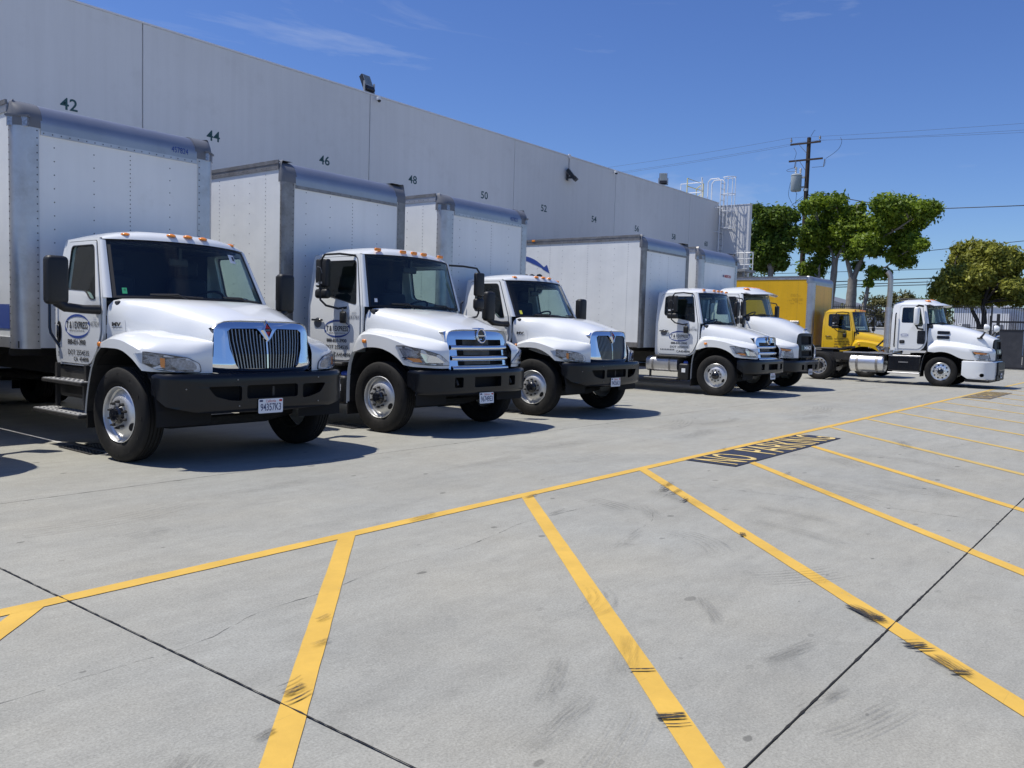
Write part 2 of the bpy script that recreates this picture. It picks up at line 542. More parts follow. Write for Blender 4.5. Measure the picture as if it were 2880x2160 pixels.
def worn_paint(name, col, wear_lo, wear_hi, dark=0.5, under=(0.33, 0.33, 0.32)):
    m = bpy.data.materials.new(name); m.use_nodes = True
    t = m.node_tree; b = t.nodes["Principled BSDF"]; N = t.nodes.new; LK = t.links.new
    g = N("ShaderNodeNewGeometry"); pos = g.outputs['Position']
    def noise(scale, detail, sc, rot=0.0):
        mp_ = N("ShaderNodeMapping"); mp_.inputs['Scale'].default_value = sc; mp_.inputs['Rotation'].default_value = (0, 0, rot); LK(pos, mp_.inputs['Vector'])
        n = N("ShaderNodeTexNoise"); n.inputs['Scale'].default_value = scale; n.inputs['Detail'].default_value = detail; n.inputs['Roughness'].default_value = 0.7
        LK(mp_.outputs[0], n.inputs['Vector']); return n.outputs['Fac']
    def rng(x, a, b_, c, d):
        r = N("ShaderNodeMapRange"); r.inputs[1].default_value = a; r.inputs[2].default_value = b_
        r.inputs[3].default_value = c; r.inputs[4].default_value = d; LK(x, r.inputs[0]); return r.outputs[0]
    a = N("ShaderNodeMix"); a.data_type = 'RGBA'; a.inputs[6].default_value = (*col, 1); a.inputs[7].default_value = tuple(c * 0.80 for c in col) + (1,)
    LK(rng(noise(3.0, 6, (1, 1, 1)), 0.35, 0.75, 0, 1), a.inputs[0])
    d = N("ShaderNodeMix"); d.data_type = 'RGBA'; LK(a.outputs[2], d.inputs[6]); d.inputs[7].default_value = (0.05, 0.045, 0.035, 1)
    LK(rng(noise(1.0, 7, (2.2, 26, 1), 0.25), 0.63, 0.80, 0, dark), d.inputs[0])
    e = N("ShaderNodeMix"); e.data_type = 'RGBA'; LK(d.outputs[2], e.inputs[6]); e.inputs[7].default_value = (*under, 1)
    LK(rng(noise(6.0, 9, (1, 1, 1)), wear_lo, wear_hi, 0, 1), e.inputs[0])
    LK(e.outputs[2], b.inputs['Base Color'])
    b.inputs['Roughness'].default_value = 0.6
    bp = N("ShaderNodeBump"); bp.inputs['Strength'].default_value = 0.2; bp.inputs['Distance'].default_value = 0.004
    LK(noise(90, 4, (1, 1, 1)), bp.inputs['Height']); LK(bp.outputs[0], b.inputs['Normal'])
    M[name] = m
worn_paint('line_yellow', (0.72, 0.445, 0.072), 0.655, 0.72, 0.6)
worn_paint('line_yellow_faded', (0.62, 0.43, 0.12), 0.60, 0.68, 0.35)
worn_paint('stencil_navy', (0.028, 0.032, 0.052), 0.72, 0.80, 0.3)
worn_paint('stencil_navy_worn', (0.11, 0.085, 0.055), 0.50, 0.64, 0.3)
worn_paint('stencil_yellow', (0.74, 0.55, 0.20), 0.58, 0.70, 0.7, (0.03, 0.032, 0.05))
worn_paint('stencil_yellow_worn', (0.50, 0.36, 0.12), 0.52, 0.66, 0.5, (0.10, 0.08, 0.05))
worn_paint('line_white', (0.60, 0.59, 0.56), 0.58, 0.70, 0.4)

def streak_mat():
    m = bpy.data.materials.new('tyre_rubber'); m.use_nodes = True
    t = m.node_tree; b = t.nodes["Principled BSDF"]; N = t.nodes.new; LK = t.links.new
    b.inputs['Base Color'].default_value = (0.03, 0.028, 0.026, 1); b.inputs['Roughness'].default_value = 0.8
    g = N("ShaderNodeTexCoord")
    mp_ = N("ShaderNodeMapping"); mp_.inputs['Scale'].default_value = (6.0, 70.0, 1); LK(g.outputs['Object'], mp_.inputs['Vector'])
    oi = N("ShaderNodeObjectInfo"); va = N("ShaderNodeVectorMath"); va.operation = 'MULTIPLY_ADD'; LK(oi.outputs['Location'], va.inputs[0]); va.inputs[1].default_value = (3.7, 5.3, 900.0); LK(mp_.outputs[0], va.inputs[2])
    n = N("ShaderNodeTexNoise"); n.inputs['Scale'].default_value = 1.0; n.inputs['Detail'].default_value = 6; n.inputs['Roughness'].default_value = 0.7; LK(va.outputs[0], n.inputs['Vector'])
    r = N("ShaderNodeMapRange"); r.inputs[1].default_value = 0.40; r.inputs[2].default_value = 0.62; r.inputs[3].default_value = 0; r.inputs[4].default_value = 1; LK(n.outputs['Fac'], r.inputs[0])
    at = N("ShaderNodeAttribute"); at.attribute_name = 'ink'
    q = N("ShaderNodeMath"); q.operation = 'MULTIPLY'; LK(r.outputs[0], q.inputs[0]); LK(at.outputs['Fac'], q.inputs[1])
    LK(q.outputs[0], b.inputs['Alpha'])
    M['tyre_rubber'] = m
streak_mat()
mat('joint_dark', (0.018, 0.017, 0.016), 0.9, var=(40, 0.3))
mat('crack_dark', (0.10, 0.098, 0.09), 0.95, var=(30, 0.3))
mat('far_ground', (0.23, 0.22, 0.20), 0.9, var=(0.6, 0.2), coords='World')
mat('asphalt', (0.05, 0.05, 0.052), 0.85, var=(2, 0.15), coords='World')
mat('wall_paint', (0.63, 0.635, 0.64), 0.75, var=(0.45, 0.03), bump=(55, 0.10, 4, 0.01), dirt=((0.40, 0.39, 0.38), 0.8, 0.55, 0.8, 0.3), coords='World')
def add_streaks(name, amount=0.05):
    t = M[name].node_tree; b = t.nodes["Principled BSDF"]; lk = b.inputs['Base Color'].links[0]; src = lk.from_socket
    g = t.nodes.new("ShaderNodeNewGeometry"); mp_ = t.nodes.new("ShaderNodeMapping"); mp_.inputs['Scale'].default_value = (3.5, 3.5, 0.14); t.links.new(g.outputs['Position'], mp_.inputs['Vector'])
    n = t.nodes.new("ShaderNodeTexNoise"); n.inputs['Scale'].default_value = 1.0; n.inputs['Detail'].default_value = 6; n.inputs['Roughness'].default_value = .65; t.links.new(mp_.outputs[0], n.inputs['Vector'])
    r = t.nodes.new("ShaderNodeMapRange"); r.inputs[1].default_value = .3; r.inputs[2].default_value = .72; r.inputs[3].default_value = 1 + amount * .5; r.inputs[4].default_value = 1 - amount; t.links.new(n.outputs['Fac'], r.inputs[0])
    m_ = t.nodes.new("ShaderNodeMix"); m_.data_type = 'RGBA'; m_.blend_type = 'MULTIPLY'; m_.inputs[0].default_value = 1; t.links.new(src, m_.inputs[6]); t.links.new(r.outputs[0], m_.inputs[7]); t.links.new(m_.outputs[2], b.inputs['Base Color'])
add_streaks('wall_paint', 0.05); add_streaks('box_white', 0.05); add_streaks('box_yellow', 0.08)
mat('wall_joint', (0.30, 0.30, 0.32), 0.8)
mat('coping', (0.66, 0.66, 0.68), 0.5)
mat('numeral_green', (0.022, 0.072, 0.080), 0.6)
mat('roofing', (0.6, 0.6, 0.58), 0.8, var=(1, 0.1))
mat('dock_door', (0.55, 0.56, 0.57), 0.55)
mat('white_steel', (0.74, 0.75, 0.76), 0.45)
mat('yellow_steel', (0.66, 0.58, 0.22), 0.5)
mat('grey_steel', (0.30, 0.31, 0.32), 0.5)
mat('iron_black', (0.012, 0.012, 0.016), 0.5)
mat('gate_sheet', (0.032, 0.034, 0.042), 0.55, var=(3, 0.25), dirt=((0.09, 0.09, 0.09), 1.5, 0.5, 0.8, 0.4))
mat('block_wall', (0.62, 0.61, 0.58), 0.85, var=(1.5, 0.06), coords='World')
mat('pole_wood', (0.045, 0.030, 0.022), 0.85, var=(6, 0.35), bump=(30, 0.3))
mat('transformer_grey', (0.36, 0.40, 0.41), 0.45, var=(4, 0.08))
mat('porcelain', (0.62, 0.60, 0.56), 0.3)
mat('insulator_grey', (0.16, 0.17, 0.19), 0.4)
mat('wire_black', (0.02, 0.022, 0.03), 0.6)
mat('wire_grey', (0.10, 0.11, 0.13), 0.5)
mat('slate_roof', (0.16, 0.17, 0.19), 0.7)
mat('far_white', (0.72, 0.73, 0.74), 0.7)
mat('lamp_housing', (0.015, 0.016, 0.02), 0.4)

# ------------------------------------------------------------------ ground, yard slabs
rng_ = random.Random(7)
mb = MB()
mb.grid(lambda u, v: (u, v, -0.16), [-900, -300, -90, -20, 20, 56, 120, 300, 900], [-900, -300, -90, -20, 0, 40, 120, 300, 900], 'far_ground')
tag(mb.build('ground', smooth=0), kind='structure')
mb = MB(); mb.box(57.2, 68.5, -300, 300, -0.155, -0.11, 'asphalt')
tag(mb.build('street', smooth=0), kind='structure')
mb = MB(); mb.box(-22.3, 56.9, -35.6, 20.2, -0.145, -0.055, 'joint_dark')
yard = tag(mb.build('concrete_yard', smooth=0), kind='structure')
XL = [-22.2, -16.15, -10.1, -4.05, 2.0, 8.05, 14.1, 20.15, 26.2, 32.25, 38.3, 44.35, 50.4, 56.8]
YL = [-35.5, -29.4, -23.3, -17.2, -11.1, -5.01, 1.09, 7.19, 13.3, 20.2]
for i in range(len(XL) - 1):
    for j in range(len(YL) - 1):
        gx0 = 0.0040 if XL[i] == 2.0 else 0.0022
        gx1 = 0.0040 if XL[i + 1] == 2.0 else 0.0022
        gy0 = 0.004 if YL[j] == 1.09 else 0.0025
        gy1 = 0.004 if YL[j + 1] == 1.09 else 0.0025
        x0, x1, y0, y1 = XL[i] + gx0, XL[i + 1] - gx1, YL[j] + gy0, YL[j + 1] - gy1
        mb = MB()
        c = 0.002
        vs = [(x0, y0, -0.054), (x1, y0, -0.054), (x1, y1, -0.054), (x0, y1, -0.054), (x0, y0, -c), (x1, y0, -c), (x1, y1, -c), (x0, y1, -c),
              (x0 + c, y0 + c, 0), (x1 - c, y0 + c, 0), (x1 - c, y1 - c, 0), (x0 + c, y1 - c, 0)]
        mb.add(vs, [(8, 9, 10, 11), (0, 1, 5, 4), (1, 2, 6, 5), (2, 3, 7, 6), (3, 0, 4, 7), (4, 5, 9, 8), (5, 6, 10, 9), (6, 7, 11, 10), (7, 4, 8, 11)], 'concrete')
        mb.build('slab', yard, smooth=0)

def ragged(name, pts, w0, w1, z, mt, step=0.05, seed=1, jit=0.0, gaps=0.0):
    """a crack or ragged joint: a thin strip of uneven width along a polyline"""
    r = random.Random(seed); mb = MB(); P = [Vector((p[0], p[1])) for p in pts]
    line = []
    for a, b in zip(P, P[1:]):
        n = max(2, int((b - a).length / step))
        for k in range(n): line.append(a + (b - a) * (k / n))
    line.append(P[-1])
    prev = None; off = 0.0
    for k, p in enumerate(line):
        d = (line[min(k + 1, len(line) - 1)] - line[max(k - 1, 0)]).normalized(); nrm = Vector((-d.y, d.x))
        off = off * 0.8 + r.uniform(-jit, jit)
        ww = lerp(w0, w1, r.random() ** 3)
        if r.random() < 0.04: ww *= 2.2
        a = p + nrm * (off + ww); b = p + nrm * (off - ww * r.uniform(0.7, 1.3))
        cur = ((a.x, a.y, z), (b.x, b.y, z))
        if prev and r.random() >= gaps: mb.add([prev[0], prev[1], cur[1], cur[0]], [(0, 1, 2, 3)], mt)
        prev = cur
    return mb.build(name, yard, smooth=0)
ragged('joint_sealant', [(2.0, -12), (2.0, 7.15)], 0.0022, 0.0062, 0.0046, 'joint_dark', 0.03, 3)
ragged('joint_sealant', [(2.04, 1.09), (30, 1.09)], 0.0022, 0.0062, 0.0046, 'joint_dark', 0.04, 4)
ragged('joint_sealant', [(-10, 7.19), (40, 7.19)], 0.002, 0.007, 0.0012, 'crack_dark', 0.06, 5)
ragged('crack', [(-0.5, 3.5), (1.29, 3.47), (1.63, 3.48), (1.99, 3.47), (2.22, 3.49), (2.47, 3.6), (2.73, 3.64), (3.12, 3.67), (3.63, 3.77), (4.3, 3.74), (5.2, 3.9), (6.1, 3.86)], 0.0004, 0.0022, 0.0012, 'crack_dark', 0.04, 6, 0.006, 0.12)
ragged('crack', [(7.6, 4.1), (7.72, 3.2), (7.88, 2.36), (8.03, 1.1)], 0.0006, 0.003, 0.0012, 'crack_dark', 0.04, 8, 0.004, 0.25)
ragged('crack', [(5.4, 3.1), (5.9, 3.2), (6.6, 3.55), (7.3, 3.7)], 0.0006, 0.002, 0.0012, 'crack_dark', 0.05, 9, 0.006, 0.3)
ragged('crack', [(11.5, 2.2), (12.6, 2.6), (13.8, 2.3)], 0.0006, 0.003, 0.0012, 'crack_dark', 0.05, 10, 0.006, 0.2)

# painted markings: sheets a few millimetres above the slabs
def strip(name, quad, mt, z=0.004, n=40):
    mb = MB(); a, b, c, d = [Vector((*q, z)) for q in quad]
    r = random.Random(len(bpy.data.objects)); jit = lambda: r.uniform(-0.0022, 0.0022)
    top = []; bot = []
    for k in range(n + 1):
        t = k / n
        p = a.lerp(b, t); q = d.lerp(c, t); s_ = (p - q).normalized()
        top.append(p + s_ * jit()); bot.append(q + s_ * jit())
    mb.add(top + bot, [(k, n + 1 + k, n + 2 + k, k + 1) for k in range(n)], mt)
    return mb.build(name, yard, smooth=0)
strip('painted_line', [(-6, 4.595), (24, 4.595), (24, 4.483), (-6, 4.483)], 'line_yellow', n=300)
strip('painted_line', [(24, 4.595), (46, 4.595), (46, 4.483), (24, 4.483)], 'line_yellow_faded', n=200)
for k in range(-3, 15):
    x = 1.80 + 2.085 * k
    mt_ = 'line_yellow' if k < 6 else 'line_yellow_faded'
    yt = 4.4835
    if x > 8.9 and x < 12.9: yt = 3.905
    if x > 24.9 and x < 28.9: yt = 3.80
    x1 = x - (4.4835 - yt); ln = yt + 7.0
    strip('painted_line', [(x1 + 0.079, yt), (x1 + 0.079 - ln, yt - ln), (x1 - 0.079 - ln, yt - ln), (x1 - 0.079, yt)], mt_, n=120)
for k in range(-1, 8):
    x = 4.47 + 3.68 * k
    strip('painted_line', [(x - 0.03, 8.95), (x - 0.03, 18.5), (x + 0.03, 18.5), (x + 0.03, 8.95)], 'line_white', n=40)

def no_parking(x0, x1, y0, y1, m_bg, m_tx):
    mb = MB(); mb.add([(x0, y0, 0.0075), (x1, y0, 0.0075), (x1, y1, 0.0075), (x0, y1, 0.0075)], [(0, 1, 2, 3)], m_bg)
    s_ = mb.build('no_parking_stencil', yard, smooth=0)
    mb = MB(); f = lambda u, v, w_: (u, v, 0.0115 + w_)
    wd = x1 - x0
    put_text(mb, "NO", x0 + 0.03 * wd, x0 + 0.225 * wd, y0 + 0.03, y1 - 0.03, f, m_tx)
    put_text(mb, "PARKING", x0 + 0.335 * wd, x0 + 0.985 * wd, y0 + 0.03, y1 - 0.03, f, m_tx)
    mb.build('lettering', s_, smooth=0)
no_parking(9.05, 12.85, 3.86, 4.4825, 'stencil_navy', 'stencil_yellow')
no_parking(25.0, 28.8, 3.80, 4.4825, 'stencil_navy_worn', 'stencil_yellow_worn')

def tyre_mark(x, y, rz, ln, wd, ink, seed, curve=0.05):
    """a rubber scuff: a sheet with ragged strength, densest in the middle"""
    nu, nv = 14, 8; me = bpy.data.meshes.new('tyre_mark'); r = random.Random(seed)
    vs = []; ks = []
    for i in range(nu + 1):
        for j in range(nv + 1):
            a, b = i / nu * 2 - 1, j / nv * 2 - 1
            vs.append((a * ln / 2, b * wd / 2 + curve * ln * a * a, 0.0)); ks.append(ink * max(0, 1 - a * a) ** 0.5 * (1 - abs(b) ** 3) * r.uniform(0.55, 1.0))
    fs = [(i * (nv + 1) + j, (i + 1) * (nv + 1) + j, (i + 1) * (nv + 1) + j + 1, i * (nv + 1) + j + 1) for i in range(nu) for j in range(nv)]
    me.from_pydata(vs, [], fs); me.materials.append(M['tyre_rubber'])
    at = me.attributes.new('ink', 'FLOAT', 'POINT'); at.data.foreach_set('value', ks)
    o = link('tyre_mark', me, yard, (x, y, 0.014 + 0.0007 * (seed % 7))); o.rotation_euler = (0, 0, R_(rz))
for i, a in enumerate([(4.75, 1.24, 52, 0.30, 0.10, 2.2), (4.70, 1.19, -45, .12, 0.07, 3.0), (4.42, 0.92, -45, 0.125, 0.055, 4.0), (4.39, .87, -45, .12, .016, 4.0), (4.46, .96, -45, .12, .016, 3.0), (4.25, 0.73, 45, 0.26, 0.10, 1.6), (4.20, .68, -45, .12, .03, 2.5), (3.6, .1, -45, .1, .1, 1.2), (2.92, 1.46, -45, 0.125, 0.05, 4.5), (2.87, 1.41, -45, .12, .012, 3.0), (3.24, 1.77, -45, 0.125, 0.02, 3.0),
                       (2.10, 2.72, 8, 0.13, 0.05, 1.6), (2.07, 2.65, 8, 0.16, 0.016, 1.8), (2.13, 2.79, 8, .15, .014, 1.0), (1.80, 2.50, 8, 0.10, 0.04, .9), (7.16, 3.75, 15, .2, .09, 1.6), (6.84, 3.38, 12, .2, .05, 1.8), (5.98, 2.47, 20, .1, .05, 3.0), (2.5, 3.05, 8, .12, .05, .6), (2.72, 3.30, 10, 0.1, 0.04, .9), (4.70, 4.53, 8, 0.35, 0.06, 1.0), (5.98, 4.45, 10, 0.25, 0.05, 1.0),
                       (5.62, 3.9, 10, .3, .05, .8), (7.4, 3.85, 10, .35, .09, .9), (7.15, 3.62, 10, .3, .07, .9), (9.0, 3.25, 5, .3, .05, .8), (10.2, 4.55, 5, .4, .05, .9), (11.5, 4.55, 5, .3, .05, .8),
                       (2.6, 1.75, 8, 0.6, 0.12, .35), (2.9, 2.0, 25, .5, .12, .3), (3.9, 1.35, -12, 0.45, .10, .45), (3.35, 1.9, 25, .5, .16, .28), (3.5, 1.05, -12, .4, .06, .5), (4.2, 1.9, 40, .45, .10, .35), (1.45, 2.45, 35, .3, .2, .42),
                       (6.4, 2.2, 70, .9, .2, .25), (7.0, 2.4, 75, .9, .2, .22), (5.2, 3.0, 12, .8, .1, .25), (6.9, 3.5, 65, .8, .25, .3), (6.2, 3.4, 50, .6, .18, .25), (8.6, 2.6, 80, 1.1, .3, .22), (9.2, 2.0, 70, .9, .3, .2),
                       (3.0, 5.5, 8, .35, .2, .3), (4.5, 6.3, 4, 1.2, .2, .2), (7.2, 5.9, 0, 1.3, .25, .25), (8.9, 6.2, -5, 1.5, .3, .25), (11.5, 5.5, 5, 1.6, .3, .3), (13.5, 6.0, 0, 1.8, .25, .3), (15.5, 5.2, -4, 1.6, .3, .28), (12.9, 3.0, 20, 1.2, .2, .3), (3.15, .2, 60, .4, .14, .5), (2.35, .95, 10, .3, .09, .4)]):
    tyre_mark(*a, i)
def tread(x, y, rz, ln, n, gap, curve, ink, seed):
    """parallel arcs left by the ribs of a tyre"""
    c, s_ = math.cos(R_(rz)), math.sin(R_(rz))
    for k in range(n):
        o_ = (k - (n - 1) / 2) * gap
        tyre_mark(x - s_ * o_, y + c * o_, rz, ln * (1 - .06 * (k % 3)), gap * .55, ink * (1 - .12 * (k % 2)), seed * 7 + k, curve)
for i, a in enumerate([(8.3, 2.55, 70, 1.5, 6, .055, .18, .45), (8.9, 1.9, 95, 1.2, 5, .055, -.12, .4), (5.6, 2.6, 60, .7, 5, .05, .15, .35), (5.2, 1.75, -30, .7, 6, .045, .05, .4), (6.2, 3.75, 75, .6, 4, .055, .1, .5), (3.9, 2.4, 20, .6, 4, .05, .2, .3), (11.2, 2.6, 80, 2.0, 5, .06, .2, .4), (3.0, 6.0, 5, 1.6, 5, .06, .1, .25), (8.0, 5.4, -10, 2.2, 6, .06, .12, .3), (12.0, 6.2, 8, 2.6, 6, .06, .1, .35), (17.0, 5.6, 4, 3.0, 6, .07, .1, .4), (2.6, 1.5, 15, .7, 6, .03, .02, .3), (1.35, 2.35, 40, .35, 5, .035, .1, .35), (3.4, .85, -15, .6, 5, .03, .03, .35), (10.5, 3.2, 60, 1.2, 5, .055, .2, .4)]):
    tread(*a, i + 20)

# ------------------------------------------------------------------ warehouse
ware = tag(empty('warehouse', (0, 20.26, 0)), "long pale grey tilt-up warehouse with green dock numbers behind the trucks", "building", None)
WY = 0.0
PX = [-33.2, -25.85, -18.5, -11.1, -3.78, 3.55, 10.86, 18.22, 25.53, 32.84, 40.15, 43.6]
for a, b in zip(PX, PX[1:]):
    mb = MB(); mb.box(a + 0.012, b - 0.012, WY, WY + 0.24, 0.0, 8.6, 'wall_paint', 0.012)
    mb.build('wall_panel', ware, smooth=0)
    mb = MB(); mb.box(a + 0.004, b - 0.004, WY - 0.02, WY + 0.28, 8.602, 8.64, 'coping')
    mb.build('coping', ware, smooth=0)
mb = MB(); mb.box(PX[0], 43.5, WY + 0.03, WY + 0.2, 0, 8.5, 'wall_joint'); mb.build('joint_backing', ware, smooth=0)
mb = MB(); mb.box(PX[0], 43.4, WY + 0.26, WY + 60, 7.5, 7.9, 'roofing'); mb.build('roof', ware, smooth=0)
mb = MB(); mb.box(43.6, 43.9, -1.78, 0.24, 0, 8.43, 'wall_paint', 0.012); mb.build('return_wall', ware, smooth=0)
mb = MB(); mb.box(43.58, 43.92, -1.80, 0.24, 8.432, 8.47, 'coping'); mb.build('coping', ware, smooth=0)
mb = MB(); mb.box(43.3, 43.6, 0.28, 60, 0, 8.5, 'wall_paint'); mb.build('end_wall', ware, smooth=0)
fwall = lambda u, v, w_: (u, -0.004 - w_, v)
for k in range(10):
    mb = MB(); x = 9.105 + 3.677 * k
    put_text(mb, str(42 + 2 * k), x - 0.195, x + 0.195, 6.145, 6.415, fwall, 'numeral_green', bold=0.014)
    o = mb.build('dock_number', ware, smooth=0)
    o['label'] = 'dark green dock number %d painted on the wall' % (42 + 2 * k)
for k in range(12):
    x = 1.75 + 3.677 * k
    part('dock_door', 'dock_door', ware, lambda m: (m.box(-1.25, 1.25, -0.05, -0.002, 1.2, 4.2, 'dock_door', 0.02), [m.box(-1.25, 1.25, -0.062, -0.048, 1.2 + 0.5 * q + 0.02, 1.2 + 0.5 * q + 0.48, 'dock_door') for q in range(6)],
         m.box(-1.55, -1.27, -0.3, -0.002, 0.7, 4.4, 'black_plastic'), m.box(1.27, 1.55, -0.3, -0.002, 0.7, 4.4, 'black_plastic'), m.box(-1.55, 1.55, -0.3, -0.002, 4.4, 4.8, 'black_plastic')), 0).location = (x, 0, 0)

def floodlight(loc, rz, tilt, label, on_wall=False):
    o = tag(empty('floodlight', loc, R_(rz)), label, 'floodlight', 'floodlights along the warehouse parapet')
    def body(m):
        m.box(-0.19, 0.19, -0.03, 0.07, 0.0, 0.42, 'lamp_housing', 0.02)
        for q in range(7): m.box(-0.17 + q * 0.052, -0.155 + q * 0.052, 0.07, 0.12, 0.02, 0.40, 'lamp_housing')
        m.box(-0.19, 0.19, -0.05, 0.12, -0.13, 0.002, 'lamp_housing', 0.015)
    h = part('lamp_housing', 'lamp_housing', o, body, 30)
    h.rotation_euler = (R_(tilt), 0, 0)
    g = part('lamp_window', 'lamp_window', h, lambda m: (m.box(-0.155, 0.155, -0.038, -0.031, 0.03, 0.39, 'flood_glass'), m.box(-0.165, 0.165, -0.034, -0.0305, 0.02, 0.40, 'lamp_silver')), 0)
    br = part('bracket', 'flood_bracket' + str(on_wall), o, (lambda m: (m.box(-0.05, 0.05, 0.02, 0.32, -0.06, 0.02, 'lamp_housing'), m.box(-0.12, 0.12, 0.30, 0.33, -0.14, 0.1, 'lamp_housing'))) if on_wall else
              (lambda m: (m.box(-0.24, -0.2, -0.02, 0.02, -0.16, 0.14, 'grey_steel'), m.box(0.2, 0.24, -0.02, 0.02, -0.16, 0.14, 'grey_steel'), m.box(-0.24, 0.24, -0.03, 0.03, -0.19, -0.16, 'grey_steel'))), 0)
    return o
floodlight((18.20, 20.30, 8.83), 6, -24, "square black floodlight on the parapet above dock 46")
floodlight((29.12, 19.93, 7.74), 22, -40, "black floodlight hung below the parapet on a conduit", True)
floodlight((37.20, 20.26, 8.83), -60, -18, "far black floodlight near the roof rails, turned away")
mb = MB(); mb.tube([(29.12, 20.24, 7.8), (29.12, 20.235, 8.62)], 0.016, 'wall_joint', 8); mb.box(29.05, 29.19, 20.20, 20.26, 8.52, 8.68, 'coping', 0.01)
tag(mb.build('conduit', smooth=30), "thin grey conduit running down to the middle floodlight", "conduit")
def cam_unit(loc, label):
    o = tag(empty('security_camera', loc), label, 'camera', 'security cameras under the parapet')
    part('camera_body', 'cam_body', o, lambda m: (m.lathe([(0.0, 0.0), (0.075, 0.0), (0.08, -0.05), (0.07, -0.10), (0, -0.105)], (0, 0, 0.06), (0, 0.25, 1), 'white_steel', 16), m.box(-0.02, 0.02, 0.0, 0.1, 0.03, 0.07, 'white_steel')), 40)
    part('lens_dome', 'cam_lens', o, lambda m: m.lathe([(0.06, 0.0), (0.055, -0.03), (0.035, -0.055), (0, -0.065)], (0, -0.03, -0.03), (0, 0.45, 1), 'lamp_housing', 16), 40)
cam_unit((18.44, 20.13, 8.48), "small dome camera on the wall right of the nearest floodlight")
cam_unit((32.6, 20.13, 8.50), "small white dome camera at the top of a wall joint")

# roof ladder with cage, guard rails
lad = tag(empty('roof_ladder', (43.30, 19.95, 0)), "white caged roof ladder in the corner of the warehouse", "ladder")
def rails(m):
    for x in (-0.24, 0.24): m.tube([(x, 0, 2.0), (x, 0, 9.7), (x, 0.15, 9.85), (x, 0.6, 9.85), (x, 0.75, 9.7), (x, 0.75, 8.65)], 0.03, 'grey_steel' if False else 'white_steel', 8)
    for z in (3.0, 5.0, 7.0, 8.3): 
        for x in (-0.24, 0.24): m.box(x - 0.02, x + 0.02, 0, 0.3, z - 0.02, z + 0.02, 'white_steel')
part('side_rails', 'lad_rails', lad, rails, 40)
for k in range(26): part('rung', 'lad_rung', lad, lambda m: m.tube([(-0.24, 0, 0), (0.24, 0, 0)], 0.016, 'grey_steel', 6), 0).location = (0, 0, 2.1 + 0.3 * k)
def hoop(z):
    return [(0.28 * math.sin(a) * (1 if abs(a) < 2.4 else .7), -0.36 - 0.36 * math.cos(a), z) for a in lin(-2.55, 2.55, 17)]
for z in (7.2, 8.1, 9.0, 9.9): part('cage_hoop', 'lad_hoop', lad, lambda m: m.tube(hoop(0), 0.02, 'white_steel', 6), 40).location = (0, 0, z)
for i, a in enumerate(lin(-2.1, 2.1, 7)): part('cage_bar', 'lad_bar', lad, lambda m: m.tube([(0, 0, 7.18), (0, 0, 9.92)], 0.017, 'white_steel', 6), 40).location = (0.28 * math.sin(a), -0.36 - 0.36 * math.cos(a), 0)
def guard(name, pts, h, mt, label, mids=(0.5,)):
    o = tag(empty(name, pts[0]), label, 'guard rail')
    P0 = Vector(pts[0]); PP = [Vector(p) - P0 for p in pts]
    mb = MB(); mb.tube([PP[0]] + [p + Vector((0, 0, h)) for p in PP] + [PP[-1]], 0.028, mt, 8); mb.build('top_rail', o, 40)
    for q in mids:
        mb = MB(); mb.tube([p + Vector((0, 0, h * q)) for p in PP], 0.024, mt, 8); mb.build('mid_rail', o, 40)
    for p in PP[1:-1]:
        mb = MB(); mb.tube([p, p + Vector((0, 0, h))], 0.026, mt, 8); mb.build('post', o, 40)
guard('guard_rail', [(39.9, 20.34, 8.6), (41.75, 20.34, 8.6)], 0.78, 'yellow_steel', "pale yellow guard rail on the parapet left of the ladder")
guard('guard_rail', [(41.45, 20.3, 8.62), (42.8, 20.9, 8.62), (42.8, 22.2, 8.62)], 1.05, 'white_steel', "white roof-edge guard rail beside the ladder top")
guard('guard_rail', [(43.0, 20.95, 8.62), (44.3, 22.0, 8.62)], 1.0, 'yellow_steel', "yellow guard rail behind the ladder cage")
guard('guard_rail', [(42.3, 18.1, 4.9), (43.4, 18.1, 4.9), (43.4, 19.6, 4.9)], 0.95, 'white_steel', "low white landing rail against the return wall", (0.33, 0.66))
mb = MB(); mb.box(42.2, 43.55, 18.0, 20.2, 4.78, 4.9, 'grey_steel'); mb.box(42.3, 42.4, 18.1, 18.2, 0, 4.78, 'grey_steel'); mb.box(43.4, 43.5, 18.1, 18.2, 0, 4.78, 'grey_steel')
tag(mb.build('stair_landing', smooth=0), "steel landing on posts below the roof ladder", "landing")

# drain grates between the bays
for k in range(0, 3):
    for sd in (0, 1):
        o = tag(empty('drain_grate', (4.38 + 3.68 * k + 0.265 * sd, 9.49, 0.004)), None, 'drain grate', 'perforated drain grates between the bays')
        o['label'] = "perforated drain grate %s of the white line by the %s truck's front wheel" % (('left', 'right')[sd], ('nearest', 'second', 'third')[k])
        part('frame', 'grate_frame', o, lambda m: m.plate([(-.085, -.37), (.085, -.37), (.085, .37), (-.085, .37)], [[(-.07, -.355), (-.07, .355), (.07, .355), (.07, -.355)]], 0.0, 0.006, lambda a, b, c: (a, b, c), 'dark_metal'), 0)
        def slots(m):
            m.box(-.07, .07, -.355, .355, 0.0, 0.001, 'void_black')
            for i in range(4):
                for j in range(17):
                    m.box(-.062 + i * .034 + (j % 2) * .008, -.044 + i * .034 + (j % 2) * .008, -.345 + j * .041, -.325 + j * .041, 0.001, 0.005, 'dull_aluminium')
        tag(part('grating', 'grate_slots', o, slots, 0), kind='stuff')
